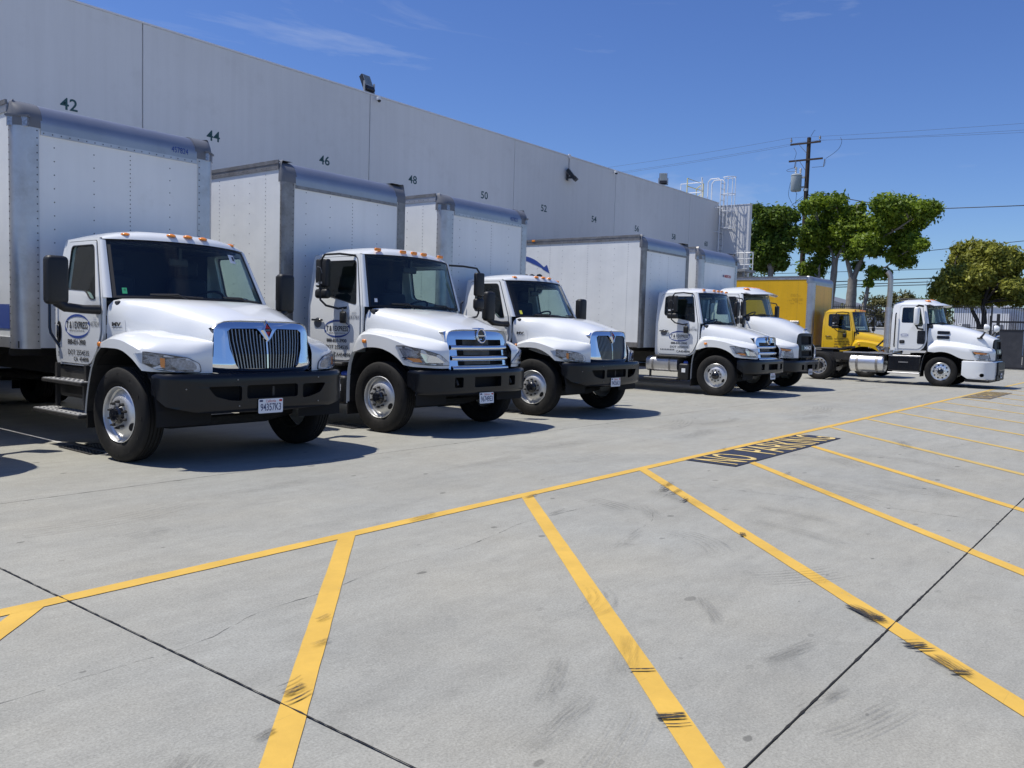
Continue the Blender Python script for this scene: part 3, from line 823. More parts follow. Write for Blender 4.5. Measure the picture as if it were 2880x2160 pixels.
# ------------------------------------------------------------------ truck pieces (local frame: -y forward, z up, origin on the ground below the front axle)
def mirror2(pts):
    """half outline (x>=0, from top centre round to bottom centre) -> whole outline"""
    h = list(pts)
    return h + [(-x, z) for x, z in reversed(h) if x > 1e-6]

def curve2d(pts, sign=1):
    P = smooth_tab(pts, 40); d = [0.0]
    for a, b in zip(P, P[1:]): d.append(d[-1] + float(np.hypot(*(b - a))))
    def f(u):
        k = 0
        while k < len(d) - 2 and d[k + 1] < u: k += 1
        t = (u - d[k]) / (d[k + 1] - d[k]); p = P[k] + (P[k + 1] - P[k]) * t; q = (P[k + 1] - P[k]) / (d[k + 1] - d[k])
        return p[0], p[1], sign * q[1], -sign * q[0]
    f.length = d[-1]
    return f

def make_wheel(parent, sx, y, kind='steel', R=0.49, steer=0.0, dual=False):
    """sx: signed lateral position of the tyre centre; outside face looks away from the truck"""
    s = 1 if sx > 0 else -1
    k = R / 0.49
    def tyre(m, h0=0.0):
        pr = [(.287, .085), (.300, .105), (.34, .122), (.39, .127), (.43, .122), (.455, .114), (.472, .106), (.486, .092)]
        tr = []
        for c in (.060, .022, -.022, -.060): tr += [(.490, c + .008), (.477, c + .004), (.477, c - .004), (.490, c - .008)]
        full = pr + tr + [(a, -b) for a, b in reversed(pr)]
        m.lathe([(a * k, b * k + h0) for a, b in full], (0, 0, 0), (s, 0, 0), 'rubber', 48)
        for a in lin(0, 2 * math.pi, 13)[:-1]:       # raised marks on the sidewall
            ca, sa = math.cos(a), math.sin(a)
            m.box(s * (.1225 * k + h0) - .003, s * (.1225 * k + h0) + .003, ca * .41 * k - .018, ca * .41 * k + .018, sa * .41 * k - .018, sa * .41 * k + .018, 'rubber')
    def rim(m):
        mt = {'steel': 'wheel_steel', 'alloy': 'polished_alloy'}[kind]
        if dual: pr = [(.292, .107), (.284, .110), (.276, .098), (.272, -.02), (.262, -.045), (.20, -.055), (.14, -.05), (.10, -.05), (.0, -.05)]
        elif kind == 'alloy': pr = [(.292, .107), (.286, .112), (.277, .100), (.272, .075), (.255, .070), (.20, .082), (.15, .094), (.12, .096), (.0, .096)]
        else: pr = [(.292, .107), (.285, .112), (.276, .098), (.270, .060), (.255, .046), (.235, .055), (.205, .082), (.175, .098), (.155, .103), (.11, .104), (.0, .104)]
        m.lathe([(a * k, b * k) for a, b in pr], (0, 0, 0), (s, 0, 0), mt, 40)
        m.lathe([(.292 * k, -.10 * k), (.28 * k, -.09 * k), (.27 * k, .04 * k)], (0, 0, 0), (s, 0, 0), 'dark_metal', 24)
    def hub(m):
        if dual: m.lathe([(.12 * k, -.05 * k), (.115 * k, .03 * k), (.09 * k, .06 * k), (.085 * k, .10 * k), (0, .105 * k)], (0, 0, 0), (s, 0, 0), 'dark_metal', 20)
        else: m.lathe([(.095 * k, .10 * k), (.088 * k, .135 * k), (.07 * k, .15 * k), (.066 * k, .175 * k), (.05 * k, .182 * k), (0, .183 * k)], (0, 0, 0), (s, 0, 0), 'gloss_black', 24)
    def nuts(m):
        h = -.05 if dual else .10
        for i in range(10):
            a = 2 * math.pi * (i + .5) / 10; c = (s * h * k, math.cos(a) * .135 * k, math.sin(a) * .135 * k)
            m.lathe([(.0165, 0), (.016, .03), (.011, .034), (.010, .05), (0, .052)], c, (s, 0, 0), 'dark_metal' if kind == 'steel' else 'satin_chrome', 6)
    def holes(m):
        if kind == 'alloy':
            hs = -.047 if dual else .086
            for i in range(10):
                a = 2 * math.pi * i / 10
                m.disc((s * (hs + .003) * k, math.cos(a) * .212 * k, math.sin(a) * .212 * k), (s, math.cos(a) * .2, math.sin(a) * .2), .026 * k, 'void_black', 14)
        else:
            for a in (0.55 if sx < 0 else 1.2, 3.7 if sx < 0 else 4.3):
                c = Vector((s * .0775 * k, math.cos(a) * .217 * k, math.sin(a) * .217 * k)); n = Vector((s * .045, math.cos(a) * .03, math.sin(a) * .03))
                U = Vector((0, -math.sin(a), math.cos(a))); W = n.normalized().cross(U)
                m.add([c + U * math.cos(t) * .048 * k + W * math.sin(t) * .03 * k for t in lin(0, 2 * math.pi, 19)[:-1]], [tuple(range(18))], 'void_black')
    kk = 'wheel%s%d%.2f%d' % (kind, s, R, dual)
    wl = part('wheel', kk, parent, tyre, 40)
    wl.location = (sx, y, R); wl.rotation_euler = (0, 0, steer)
    for nm, fn in (('rim', rim), ('hub', hub), ('wheel_nuts', nuts), ('hand_holes', holes)): part(nm, kk + nm, wl, fn, 35)
    if dual:
        w2 = part('inner_tyre', kk + 'in', wl, lambda m: tyre(m, 0.0), 40); w2.location = (-s * .29, 0, 0)
    return wl

def rivet(m, c, n, r=0.011, mt='dull_aluminium'):
    c = Vector(c); A = Vector(n); U = A.orthogonal().normalized(); W = A.cross(U)
    m.add([c + A * r * .8] + [c + U * math.cos(t) * r + W * math.sin(t) * r for t in lin(0, 2 * math.pi, 6)[:-1]], [(0, 1 + i, 1 + (i + 1) % 5) for i in range(5)], mt)

def make_box(parent, y0, L=9.0, z0=1.09, z1=3.88, hw=1.295, r=0.13, fl=0.13, fls=.03, R=0.25, paint='box_white', post='aluminium', cap='cap_grey', capm='roof_cap', key='a', cols=(-.85, -.38, .08, .62), lamps=True, vent=True):
    zt = z1 - R - .05
    K = 'box' + key
    def sidep(s):
        def f(m):
            ys = lin(y0 + r + fls - .01, y0 + L, 24)
            m.grid(lambda u, v: (s * (hw - .004), u, v), ys, lin(z0 + .10, z1 - .13, 8), paint)
        return f
    for s in (-1, 1):
        part('side_panel', K + 'side%d' % s, parent, sidep(s), 0)
        def postf(m):
            pl = [(hw + .004, y0 + r + fls + .01), (hw + .004, y0 + r)] + [(hw - r + (r + .004) * math.cos(t), y0 + r - (r + .004) * math.sin(t)) for t in lin(0.15, math.pi / 2 - .15, 7)] + [(hw - r, y0 - .004), (hw - r - fl, y0 - .004)]
            m.grid(lambda u, v: (s * pl[u][0], pl[u][1], v), range(len(pl)), lin(z0 - .01, zt + .02, 6), post)
            m.grid(lambda u, v: (s * (pl[u][0] - .012), pl[u][1] + .012, v), range(len(pl)), [z0 - .01, zt + .02], post)
        part('corner_post', K + 'post%d' % s, parent, postf, 50)
        def capf(m):
            NA, NB = 8, 8
            def pt(i, j):
                a = math.pi / 2 * i / NA; b = math.pi / 2 * j / NB
                df = R * (1 - math.cos(b)); ds = .05 * (1 - math.cos(b)); rr = r + .007
                return (s * (hw - r + rr * math.sin(a) - ds * math.sin(a)), y0 + r - rr * math.cos(a) + df * math.cos(a), z1 - R + R * math.sin(b) + .008)
            m.grid(pt, range(NA + 1), range(NB + 1), cap)
            low = lambda i, j: (pt(i, 0)[0], pt(i, 0)[1], lerp(zt, z1 - R + .008, j))
            m.grid(low, range(NA + 1), (0, 1), cap)
            ext = lambda i, j: ((pt(0, i)[0] - s * j * (fl + .04)), pt(0, i)[1], pt(0, i)[2]) if i >= 0 else (low(0, 0)[0] - s * j * (fl + .04), low(0, 0)[1], zt)
            m.grid(ext, range(-1, NB + 1), (0, 1), cap)
            ex2 = lambda i, j: (pt(NA, i)[0], pt(NA, i)[1] + j * (fls + .05), pt(NA, i)[2]) if i >= 0 else (low(NA, 0)[0], low(NA, 0)[1] + j * (fls + .05), zt)
            m.grid(ex2, range(-1, NB + 1), (0, 1), cap)
            top = [pt(i, NB) for i in range(NA + 1)]
            e1 = ext(NB, 1); e2 = ex2(NB, 1)
            m.add([e1] + top + [e2, (e1[0], e2[1], e1[2])], [tuple(range(len(top) + 3))], cap)
        cc = part('corner_cap', K + 'cap%d' % s, parent, capf, 50)
        if vent:
            def ventf(m):
                cx, cy = s * (hw - r * .32 + .004), y0 + r * .32 - .004
                n = Vector((s * .7071, -.7071, 0)); t_ = Vector((s * .7071, .7071, 0)); c = Vector((cx - s * .012, cy + .012, z1 - R - .0))
                for (w_, h, d, mt_) in ((.11, .055, .004, 'lamp_dark'), (.13, .012, .02, cap)):
                    zc = 0 if h > .03 else .062
                    vs = [c + t_ * a * w_ + Vector((0, 0, b * h + zc)) + n * e for e in (-.03, d + .008) for a, b in ((-1, -1), (1, -1), (1, 1), (-1, 1))]
                    m.add(vs, [(4, 5, 6, 7), (0, 1, 5, 4), (1, 2, 6, 5), (2, 3, 7, 6), (3, 0, 4, 7)], mt_)
            part('marker_recess', K + 'vent%d' % s, cc, ventf, 0)
        def railt(m):
            m.box(s * hw - .012, s * hw + .012, y0 + r + fls + .05, y0 + L, z1 - .135, z1 - .05, post)
            m.box(s * hw - .02, s * hw + .004, y0 + r + fls + .05, y0 + L, z1 - .05, z1 + .004, 'dull_aluminium')
        part('top_rail', K + 'trail%d' % s, parent, railt, 0)
        def railb(m):
            m.box(s * hw - .01, s * hw + .010, y0 + r + fls + .01, y0 + L, z0, z0 + .125, post)
        br = part('bottom_rail', K + 'brail%d' % s, parent, railb, 0)
        for q in range(4):
            def tape(m):
                for e in range(2): m.box(s * (hw + .0105), s * (hw + .0125), e * .16, e * .16 + .15, 0, .045, 'tape_red' if e == 0 else 'decal_white')
            part('reflective_tape', 'tape%d' % s, br, tape, 0).location = (0, y0 + .9 + q * 2.3, z0 + .04)
    part('front_panel', K + 'front', parent, lambda m: m.grid(lambda u, v: (u, y0 + .003, v), lin(-hw + r + fl - .03, hw - r - fl + .03, 12), lin(z0, zt + .03, 14), paint), 0)
    def capm_(m):
        pr = [(y0 - .008, zt - .03), (y0 - .008, z1 - R)] + [(y0 - .008 + R * (1 - math.cos(t)), z1 - R + R * math.sin(t)) for t in lin(.12, math.pi / 2, 9)] + [(y0 + R + .12, z1)]
        xe = hw - r - fl - .02
        m.grid(lambda u, i: (u, pr[i][0], pr[i][1]), lin(-xe, xe, 9), range(len(pr)), capm)
        m.box(-xe, xe, y0 - .013, y0 + .003, zt - .075, zt - .025, post)
    part('roof_cap', K + 'rcap', parent, capm_, 50)
    part('roof', K + 'roof', parent, lambda m: m.box(-hw + .02, hw - .02, y0 + R + .05, y0 + L, z1 - .03, z1 - .006, 'box_white'), 0)
    part('rear_frame', K + 'rear', parent, lambda m: (m.box(-hw, hw, y0 + L - .05, y0 + L + .03, z0, z1, post), m.box(-hw + .1, hw - .1, y0 + L + .03, y0 + L + .05, z0 + .1, z1 - .2, paint)), 0)
    part('floor', K + 'floor', parent, lambda m: (m.box(-hw + .03, hw - .03, y0 + .03, y0 + L, z0 + .0, z0 + .08, 'dark_metal'), [m.box(-hw + .05, hw - .05, y0 + .3 + q * .6, y0 + .36 + q * .6, z0 - .1, z0, 'dark_metal') for q in range(14)]), 0)
    def riv(m):
        mt_ = 'gasket_grey'
        for s in (-1, 1):
            for k in range(int(L / .41)):
                st = .062 if k % 3 == 0 else .155
                for z in np.arange(z0 + .2, z1 - .16, st): rivet(m, (s * (hw - .003), y0 + r + fls + .38 + k * .41, z), (s, 0, 0), .0085, mt_)
            for z in np.arange(z0 + .06, zt, .085):
                rivet(m, (s * (hw + .004), y0 + r + fls - .005, z), (s, 0, 0), .010, mt_); rivet(m, (s * (hw - r - fl + .02), y0 - .004, z + .02), (0, -1, 0), .010, mt_)
            for y in np.arange(y0 + .4, y0 + L, .12):
                rivet(m, (s * (hw + .012), y, z1 - .10), (s, 0, 0), .009, mt_); rivet(m, (s * (hw + .010), y, z0 + .10), (s, 0, 0), .008, mt_)
        for i, x in enumerate(cols):
            st = .055 if i == 2 else .16
            for z in np.arange(z0 + .3, zt - .1, st): rivet(m, (x, y0 + .003, z), (0, -1, 0), .009, mt_)
        for x in np.arange(-hw + r + fl + .05, hw - r - fl, .10 if vent else .21): rivet(m, (x, y0 - .014, zt - .05), (0, -1, 0), .009, mt_)
    tag(part('rivets', K + 'riv', parent, riv, 0), kind='stuff')
    if lamps:
        for k in range(2): part('side_marker', 'tmark', parent, lambda m: m.box(-hw - .03, -hw - .008, 0, .11, -.025, .025, 'amber_lens', .006), 0).location = (0, y0 + 3.4 + 4.5 * k, z1 - .03)

def make_chassis(parent, L, rear_y, R=0.49, kind='steel', key='', duals=True, deck=False):
    def fr(m):
        for s in (-1, 1):
            x0, x1 = sorted((s * .36, s * .44))
            m.box(x0, x1, -.68, L, .72, .98, 'dark_metal')
        for y in (-.6, 1.2, 2.6, 4.2, rear_y - .7, rear_y + .7): m.box(-.36, .36, y - .04, y + .04, .76, .94, 'dark_metal')
        m.tube([(-.95, 0, .42), (-.6, 0, .36), (.6, 0, .36), (.95, 0, .42)], .06, 'dark_metal', 8)
        m.tube([(-.9, rear_y, R), (.9, rear_y, R)], .1, 'dark_metal', 10)
        m.lathe([(0, -.2), (.16, -.18), (.22, 0), (.16, .18), (0, .2)], (0, rear_y, R), (0, 1, 0), 'dark_metal', 14)
        m.tube([(0, 1.4, .62), (0, rear_y - .2, .55)], .05, 'dark_metal', 8)
        m.box(-.45, .45, -.55, 1.1, .50, 1.05, 'void_black')
        for s in (-1, 1): m.tube([(s * .55, -.4, .50), (s * .55, 0, .44), (s * .55, .7, .52)], .035, 'dark_metal', 6)
    part('chassis', 'chassis%s' % key, parent, fr, 35)
    for s in (-1, 1):
        make_wheel(parent, s * (1.05 if duals else 1.05), rear_y, kind, R, 0, True)
    def flaps(m):
        for s in (-1, 1): m.box(min(s * .62, s * 1.18), max(s * .62, s * 1.18), rear_y + .62, rear_y + .63, .2, .95, 'rubber')
    part('mud_flaps', 'flaps' + key, parent, flaps, 0)

def licence_plate(parent, x, y, z, no, tilt=0.0):
    o = part('licence_plate', 'lplate', parent, lambda m: m.plate(rounded([(-.1525, -.076), (.1525, -.076), (.1525, .076), (-.1525, .076)], .014, 3), [], 0, .004, lambda u, v, w_: (u, -w_, v), 'plate_white'), 0)
    o.location = (x, y, z); o.rotation_euler = (R_(tilt), 0, 0)
    f = lambda u, v, w_: (u, -.0055 - w_, v)
    mb = MB()
    if no: put_text(mb, no, -.128, .128, -.052, .026, f, 'plate_navy', bold=.012)
    else:
        for k in range(7): mb.box(-.12 + k * .036, -.098 + k * .036, -.006, -.0045, -.045, .02, 'decal_grey')
    put_text(mb, "California", -.062, .062, .036, .066, f, 'decal_red')
    mb.box(-.14, -.10, -.006, -.0045, .045, .066, 'plate_navy'); mb.box(.105, .142, -.006, -.0045, .042, .064, 'decal_red')
    mb.build('plate_lettering', o, 0)

def cab_shell(t, C, paint, key):
    """roof, sides, doors, pillars, glass, rear wall and interior of a cab"""
    hw, zb, lean, yr, zr = C['hw'], C['zb'], C['lean'], C['yr'], C['zr']
    xat = lambda z: hw - max(0.0, z - zb) * lean - max(0.0, 1.15 - z) * .06
    K = 'cab' + key + paint
    zs = C['zs']                                    # top of the side panel
    cxt, cyt, czt = C['wt']; cxb, cyb, czb = C['wb']; bt, bb = C['bow']
    cutz = [zb, 1.15, zb + .3]
    for s in (-1, 1):
        fn = lambda y, z, w_, s=s: (s * (xat(z) + w_), y, z)
        win = C['win']
        c_ = (sum(p[0] for p in win) / len(win), sum(p[1] for p in win) / len(win))
        grow = lambda q: [(c_[0] + (p[0] - c_[0]) * (1 + q), c_[1] + (p[1] - c_[1]) * (1 + q * 1.3)) for p in win]
        W0 = rounded(win, C.get('wr', .06)); W1 = rounded(grow(.035), C.get('wr', .06)); W2 = rounded(grow(-.03), C.get('wr', .06))
        part('cab_side', K + 'side%d' % s, t, lambda m: m.plate(rounded(C['side'], C['side_r']), [W1], -.04, 0, fn, paint, vcuts=cutz), 30)
        dr = part('door', K + 'door%d' % s, t, lambda m: m.plate(rounded(C['door'], C['door_r']), [W0], -.006, .014, fn, paint, vcuts=cutz), 30)
        part('window_seal', K + 'seal%d' % s, dr, lambda m: m.plate(W0, [W2], .000, .019, fn, 'seal', vcuts=cutz), 0)
        part('window_pane', K + 'pane%d' % s, dr, lambda m: m.plate(W0, [], .004, .006, fn, 'door_glass', vcuts=cutz, back=False), 0)
        part('door_gap', K + 'gap%d' % s, dr, lambda m: m.plate(rounded([(c[0] + (.008 if c[0] > 1.2 else -.008), c[1] + (.008 if c[1] > 1.6 else -.008)) for c in C['door']], C['door_r']), [W0], -.003, .003, fn, 'seal', vcuts=cutz), 0)
        # A pillar between the side panel's front edge and the windscreen's edge
        def pil(m):
            def f(i, j):
                tt = i / 8; a = Vector((s * xat(lerp(czb, czt, tt)), lerp(cyb, cyt, tt) + .035, lerp(czb, czt, tt))); b = Vector((s * lerp(cxb, cxt, tt), lerp(cyb, cyt, tt) - .012, lerp(czb, czt, tt)))
                p = a.lerp(b, j / 5); bul = math.sin(math.pi * j / 5) * .022
                return p + Vector((s * bul * .7, -bul * .7, 0))
            m.grid(f, range(9), range(6), paint)
        part('windscreen_pillar', K + 'pil%d' % s, t, pil, 60)
    def ws(u, v, o=0.0):
        x = lerp(cxb, cxt, v) * u
        y = lerp(cyb - bb * (1 - abs(u) ** 2.2), cyt - bt * (1 - abs(u) ** 2.2), v); z = lerp(czb, czt, v) + .018 * (1 - u * u)
        return (x, y - o, z)
    us = [-1, -.955, -.93] + lin(-.85, .85, 11) + [.93, .955, 1]; vs = [0, .035, .05, .25, .5, .75, .93, .965, 1]
    fr = lambda i, j: 'seal' if (i < 1 or i >= len(us) - 2 or j < 1 or j >= len(vs) - 2) else 'windscreen_glass'
    wso = part('windscreen', K + 'ws', t, lambda m: m.grid(ws, us, vs, 'windscreen_glass', fr), 60)
    def wip(m):
        for x0, x1 in ((-.62, -.05), (.22, .80)):
            u0, u1 = x0 / cxb, x1 / cxb
            a = ws(u0, .06, .03); b = ws(u1, .03, .03); c = ws((u0 * .3 + u1 * .7), -.03, .03)
            m.tube([c, ws((u0 + u1) / 2, .07, .035), a], .009, 'seal', 5); m.tube([a, ws((u0 + u1) / 2, .045, .025), b], .008, 'seal', 5)
    part('wipers', K + 'wip', t, wip, 0)
    hwt = xat(zs)
    def roof(m):
        prof = C['roof']
        def f(u, v):
            yf = cyt - bt * (1 - abs(u) ** 2.2) + C.get('rf', 0.0)
            z1 = interp(prof, v)[0]; ez = zs - .03 + .03 * min(1, v * 8)
            e = abs(u) ** C.get('rpow', 4.0)
            x = u * hwt if v > .02 else u * lerp(cxt, hwt, .6)
            z = lerp(z1, min(z1, zs + .0), e) + .02 * (1 - u * u)
            return (x, lerp(yf, yr + .0, v), z)
        m.grid(f, [-1, -.985, -.96, -.92, -.85, -.7, -.5, -.25, 0, .25, .5, .7, .85, .92, .96, .985, 1], [p[0] for p in prof], paint)
    part('roof', K + 'roof', t, roof, 50)
    rfn = lambda x, z, w_: (x, yr - w_ - .0, z)
    hb = C['side'][0][1]
    part('rear_wall', K + 'rear', t, lambda m: m.plate([(-hw + .03, hb), (hw - .03, hb), (hw - .03, zb), (hwt - .01, zs), (-hwt + .01, zs), (-hw + .03, zb)], [], .0, .03, rfn, paint), 0)
    # rounded rear corners
    for s in (-1, 1):
        part('rear_corner', K + 'rc%d' % s, t, lambda m: m.grid(lambda i, z: (s * (xat(z) - .05 * (1 - math.cos(i))), yr - .05 + .05 * math.sin(i), z), lin(0, math.pi / 2, 6), [hb, 1.15, zb, zs], paint), 60)
    def inner(m):
        m.box(-hw + .06, hw - .06, cyb + .05, yr - .04, hb + .02, hb + .1, 'dash_plastic')
        m.box(-hwt + .03, hwt - .03, yr - .055, yr - .034, hb + .1, zs - .03, 'cab_lining')
        for s in (-1, 1): m.box(min(s * (hw - .09), s * (hw - .06)), max(s * (hw - .09), s * (hw - .06)), cyb + .15, yr - .06, hb + .1, min(p[1] for p in C['win']) - .06, 'cab_lining')
        m.box(-hwt + .06, hwt - .06, cyt + .1, yr - .05, zs - .05, zs - .03, 'cab_lining')
        m.box(-hw + .06, hw - .06, cyb + .02, cyb + .06, hb + .1, czb - .1, 'dash_plastic')
    part('cab_interior', K + 'int', t, inner, 0)
    def dash(m):
        m.box(-hw + .08, hw - .08, cyb - .12, cyb + .33, czb - .16, czb - .03, 'dash_plastic', .03, 2)
        m.box(.2, .78, cyb + .05, cyb + .36, czb - .1, czb + .05, 'dash_plastic', .05, 2)
    part('dashboard', K + 'dash', t, dash, 40)
    for x in (-.48, .48):
        def seat(m):
            m.box(-.25, .25, -.24, .26, -.14, .04, 'seat_cloth', .06, 3)
            m.box(-.25, .25, .22, .38, -.02, .58, 'seat_cloth', .06, 3)
            m.box(-.14, .14, .25, .36, .60, .80, 'seat_cloth', .045, 3)
        part('seat', 'seat', t, seat, 40).location = (x, min(1.2, yr - .46), 1.42)
    def wheel_(m):
        c = Vector((.48, cyb + .50, czb + .02)); A = Vector((0, .55, .85)).normalized(); U = Vector((1, 0, 0)); W = A.cross(U)
        m.tube([c + (U * math.cos(a) + W * math.sin(a)) * .215 for a in lin(0, 2 * math.pi, 25)[:-1]], .016, 'seal', 6, closed=True)
        m.tube([c + U * .2, c, c - U * .2], .014, 'seal', 6); m.tube([c, c - A * .28], .03, 'seal', 6)
    part('steering_wheel', K + 'stw', t, wheel_, 40)
    return xat, ws

def hood_fender(t, H, paint, key):
    K = 'hood' + key + paint
    rows = smooth_tab(H['rows'], 18)                   # xc yc zc zt yt
    c1 = H['cs']; c0 = [(0, 1), (.3, 1), (.55, .995), (.74, .975), (.87, .93), (.945, .82), (.985, .55), (.997, .25), (1, 0)]
    c1 = c1 + [(.995, -.35), (.99, H.get('skirt', -.5))]
    if len(c1) == 9: c0 = [c0[k] for k in (0, 1, 2, 3, 4, 5, 8)]
    c0 = c0 + c1[-2:]
    def CS(i, j):
        e = i / (len(rows) - 1); q = max(max(0.0, 1 - e / .55) ** 1.5, .8 * max(0.0, (e - .55) / .45) ** 1.3)
        return (lerp(c1[j][0], c0[j][0], q), lerp(c1[j][1], c0[j][1], q))
    def hood(m):
        for s in (-1, 1):
            m.grid(lambda i, j: (s * rows[i][0] * CS(i, j)[0], rows[i][4] + (rows[i][1] - rows[i][4]) * CS(i, j)[0] ** 2, rows[i][2] + (rows[i][3] - rows[i][2]) * CS(i, j)[1]), range(len(rows)), range(len(c1)), paint)
            r0 = rows[0]
            m.grid(lambda y, v: (s * (interp(H['xy'], y)[0]), y, lerp(H['zlow'], interp(H['zy'], y)[0], v)), lin(rows[0][1], H['yside'], 4), (0, 1), paint)
        m.grid(lambda s_, v: (s_ * rows[0][0], rows[0][1] + .02, lerp(1.0, rows[0][2], v)), (-1, 1), (0, 1), 'void_black')
    part('hood', K, t, hood, 32)
    F = smooth_tab(H['fen'], 34)                       # xo yo zo zl xc yc zc
    for s in (-1, 1):
        def fen(m):
            NT = 9
            def f(i, j):
                xo, yo, zo, zl, xc, yc, zc = F[i]
                arch = math.sqrt(max(0, H['ra'] ** 2 - (yo - H.get('ya', 0)) ** 2)) + .49 if abs(yo - H.get('ya', 0)) < H['ra'] else 0
                if yo > H['yarch']: zl = max(zl, arch)
                if j < NT:
                    q = j / (NT - 1)
                    kx = lerp(xc, xo, H.get('kx', .72)); kz = lerp(zc, zo, H.get('kz', .30)) + H.get('bul', .03); ky = lerp(yc, yo, .6)
                    a, b, c = (1 - q) ** 2, 2 * q * (1 - q), q * q
                    return (s * (a * xc + b * kx + c * xo), a * yc + b * ky + c * yo, a * zc + b * kz + c * zo)
                q = (j - NT + 1) / 3
                if j == NT + 3: return (s * (xo - .05 * (1 if xo > .9 else .3)), yo + (.03 if yo < -.6 else 0), zl + .004)
                return (s * xo, yo, lerp(zo, max(zl, .3), min(q, 1)))
            m.grid(f, range(len(F)), range(NT + 4), paint)
            ring = [f(0, j) for j in range(NT + 3)]
            m.add(ring + [(ring[0][0], ring[0][1], ring[-1][2])], [tuple(range(len(ring) + 1))], paint)
        part('fender', K + 'fen%d' % s, t, fen, 42)
        def liner(m):
            ra = H['ra'] + .02; ya = H.get('ya', 0)
            m.grid(lambda a, x: (s * x, ya + ra * math.cos(a), .49 + ra * math.sin(a)), lin(-.1, math.pi + .1, 16), (.55, 1.15), 'void_black')
            m.box(min(s * .55, s * .60), max(s * .55, s * .60), ya - .66, ya + .60, .55, 1.1, 'void_black')
        part('wheel_arch_liner', K + 'lin%d' % s, t, liner, 0)
        def splash(m):
            P = smooth_tab(H['splash'], 14)
            m.grid(lambda i, x: (s * x, P[i][0], P[i][1]), range(14), (H.get('spw', 1.145), 1.205), paint)
            m.grid(lambda i, x: (s * x, P[i][0] - .004, P[i][1] - .002), range(14), (.70, H.get('spw', 1.145)), 'dark_metal')
            m.box(min(s * .7, s * 1.18), max(s * .7, s * 1.18), P[-1][0] - .01, P[-1][0] + .01, P[-1][1] - .16, P[-1][1] + .02, 'rubber')
        part('splash_guard', K + 'spl%d' % s, t, splash, 50)

def T(u0, u1, v0, v1): return (u0, u1, v0, v1)
def door_text(t, s_x, lines, key):
    """lettering on the door the camera sees; u runs towards the front of the truck"""
    f = lambda u, v, w_: (-(s_x + .0185) , -u, v)
    mb = MB()
    for txt, y_l, y_r, z0, z1, mt_, bold in lines: put_text(mb, txt, -y_l, -y_r, z0, z1, f, mt_, bold)
    return mb, f

def oval_logo(mb, cy, cz, a, b, f, mt='decal_blue'):
    """two tapering arcs with arrowheads round the company name"""
    for sg in (1, -1):
        N = 26; V = []; F_ = []
        for i in range(N + 1):
            th = lerp(math.radians(188), math.radians(18), i / N) if sg > 0 else lerp(math.radians(8), math.radians(-162), i / N)
            w_ = .007 + .021 * math.sin(math.pi * i / N)
            V.append(f(-cy + a * math.cos(th), cz + b * math.sin(th), 0)); V.append(f(-cy + (a - w_ * .6) * math.cos(th), cz + (b - w_) * math.sin(th), 0))
        F_ = [(2 * i, 2 * i + 1, 2 * i + 3, 2 * i + 2) for i in range(N)]
        mb.add(V, F_, mt)
        th = math.radians(18 if sg > 0 else -162); px, pz = -cy + a * .97 * math.cos(th), cz + b * .93 * math.sin(th)
        dx, dz = (a * math.sin(th), -b * math.cos(th)); l_ = math.hypot(dx, dz); dx, dz = dx / l_, dz / l_
        h = .05 if a < .5 else .16
        mb.add([f(px + dx * h, pz + dz * h, 0), f(px - dx * h * .3 - dz * h * .45, pz - dz * h * .3 + dx * h * .45, 0), f(px - dx * h * .3 + dz * h * .45, pz - dz * h * .3 - dx * h * .45, 0)], [(0, 1, 2)], mt)
# ------------------------------------------------------------------ cab specifications
C_MV = dict(hw=1.03, zb=1.70, lean=.18, yr=1.74, zr=2.46, zs=2.36, wt=(.865, .90, 2.335), wb=(.955, .575, 1.695), bow=(.27, .28),
    side=[(1.74, .93), (1.74, 2.36), (.93, 2.36), (.62, 1.70), (.60, 1.30), (.70, 1.08), (.90, .93)], side_r=[.08, .06, .02, .02, .05, .15, .05],
    door=[(1.655, .955), (1.665, 2.325), (.975, 2.325), (.665, 1.69), (.645, 1.32), (.73, 1.10), (.92, .955)], door_r=[.08, .10, .03, .04, .05, .15, .06],
    win=[(1.47, 1.785), (1.52, 2.285), (.985, 2.285), (.74, 1.675), (.86, 1.662), (1.0, 1.765)], wr=[.05, .06, .06, .03, .06, .06],
    roof=[(0, 2.345), (.015, 2.375), (.05, 2.415), (.14, 2.448), (.3, 2.465), (.55, 2.468), (.8, 2.452), (.92, 2.43), (.98, 2.38), (1, 2.31)])
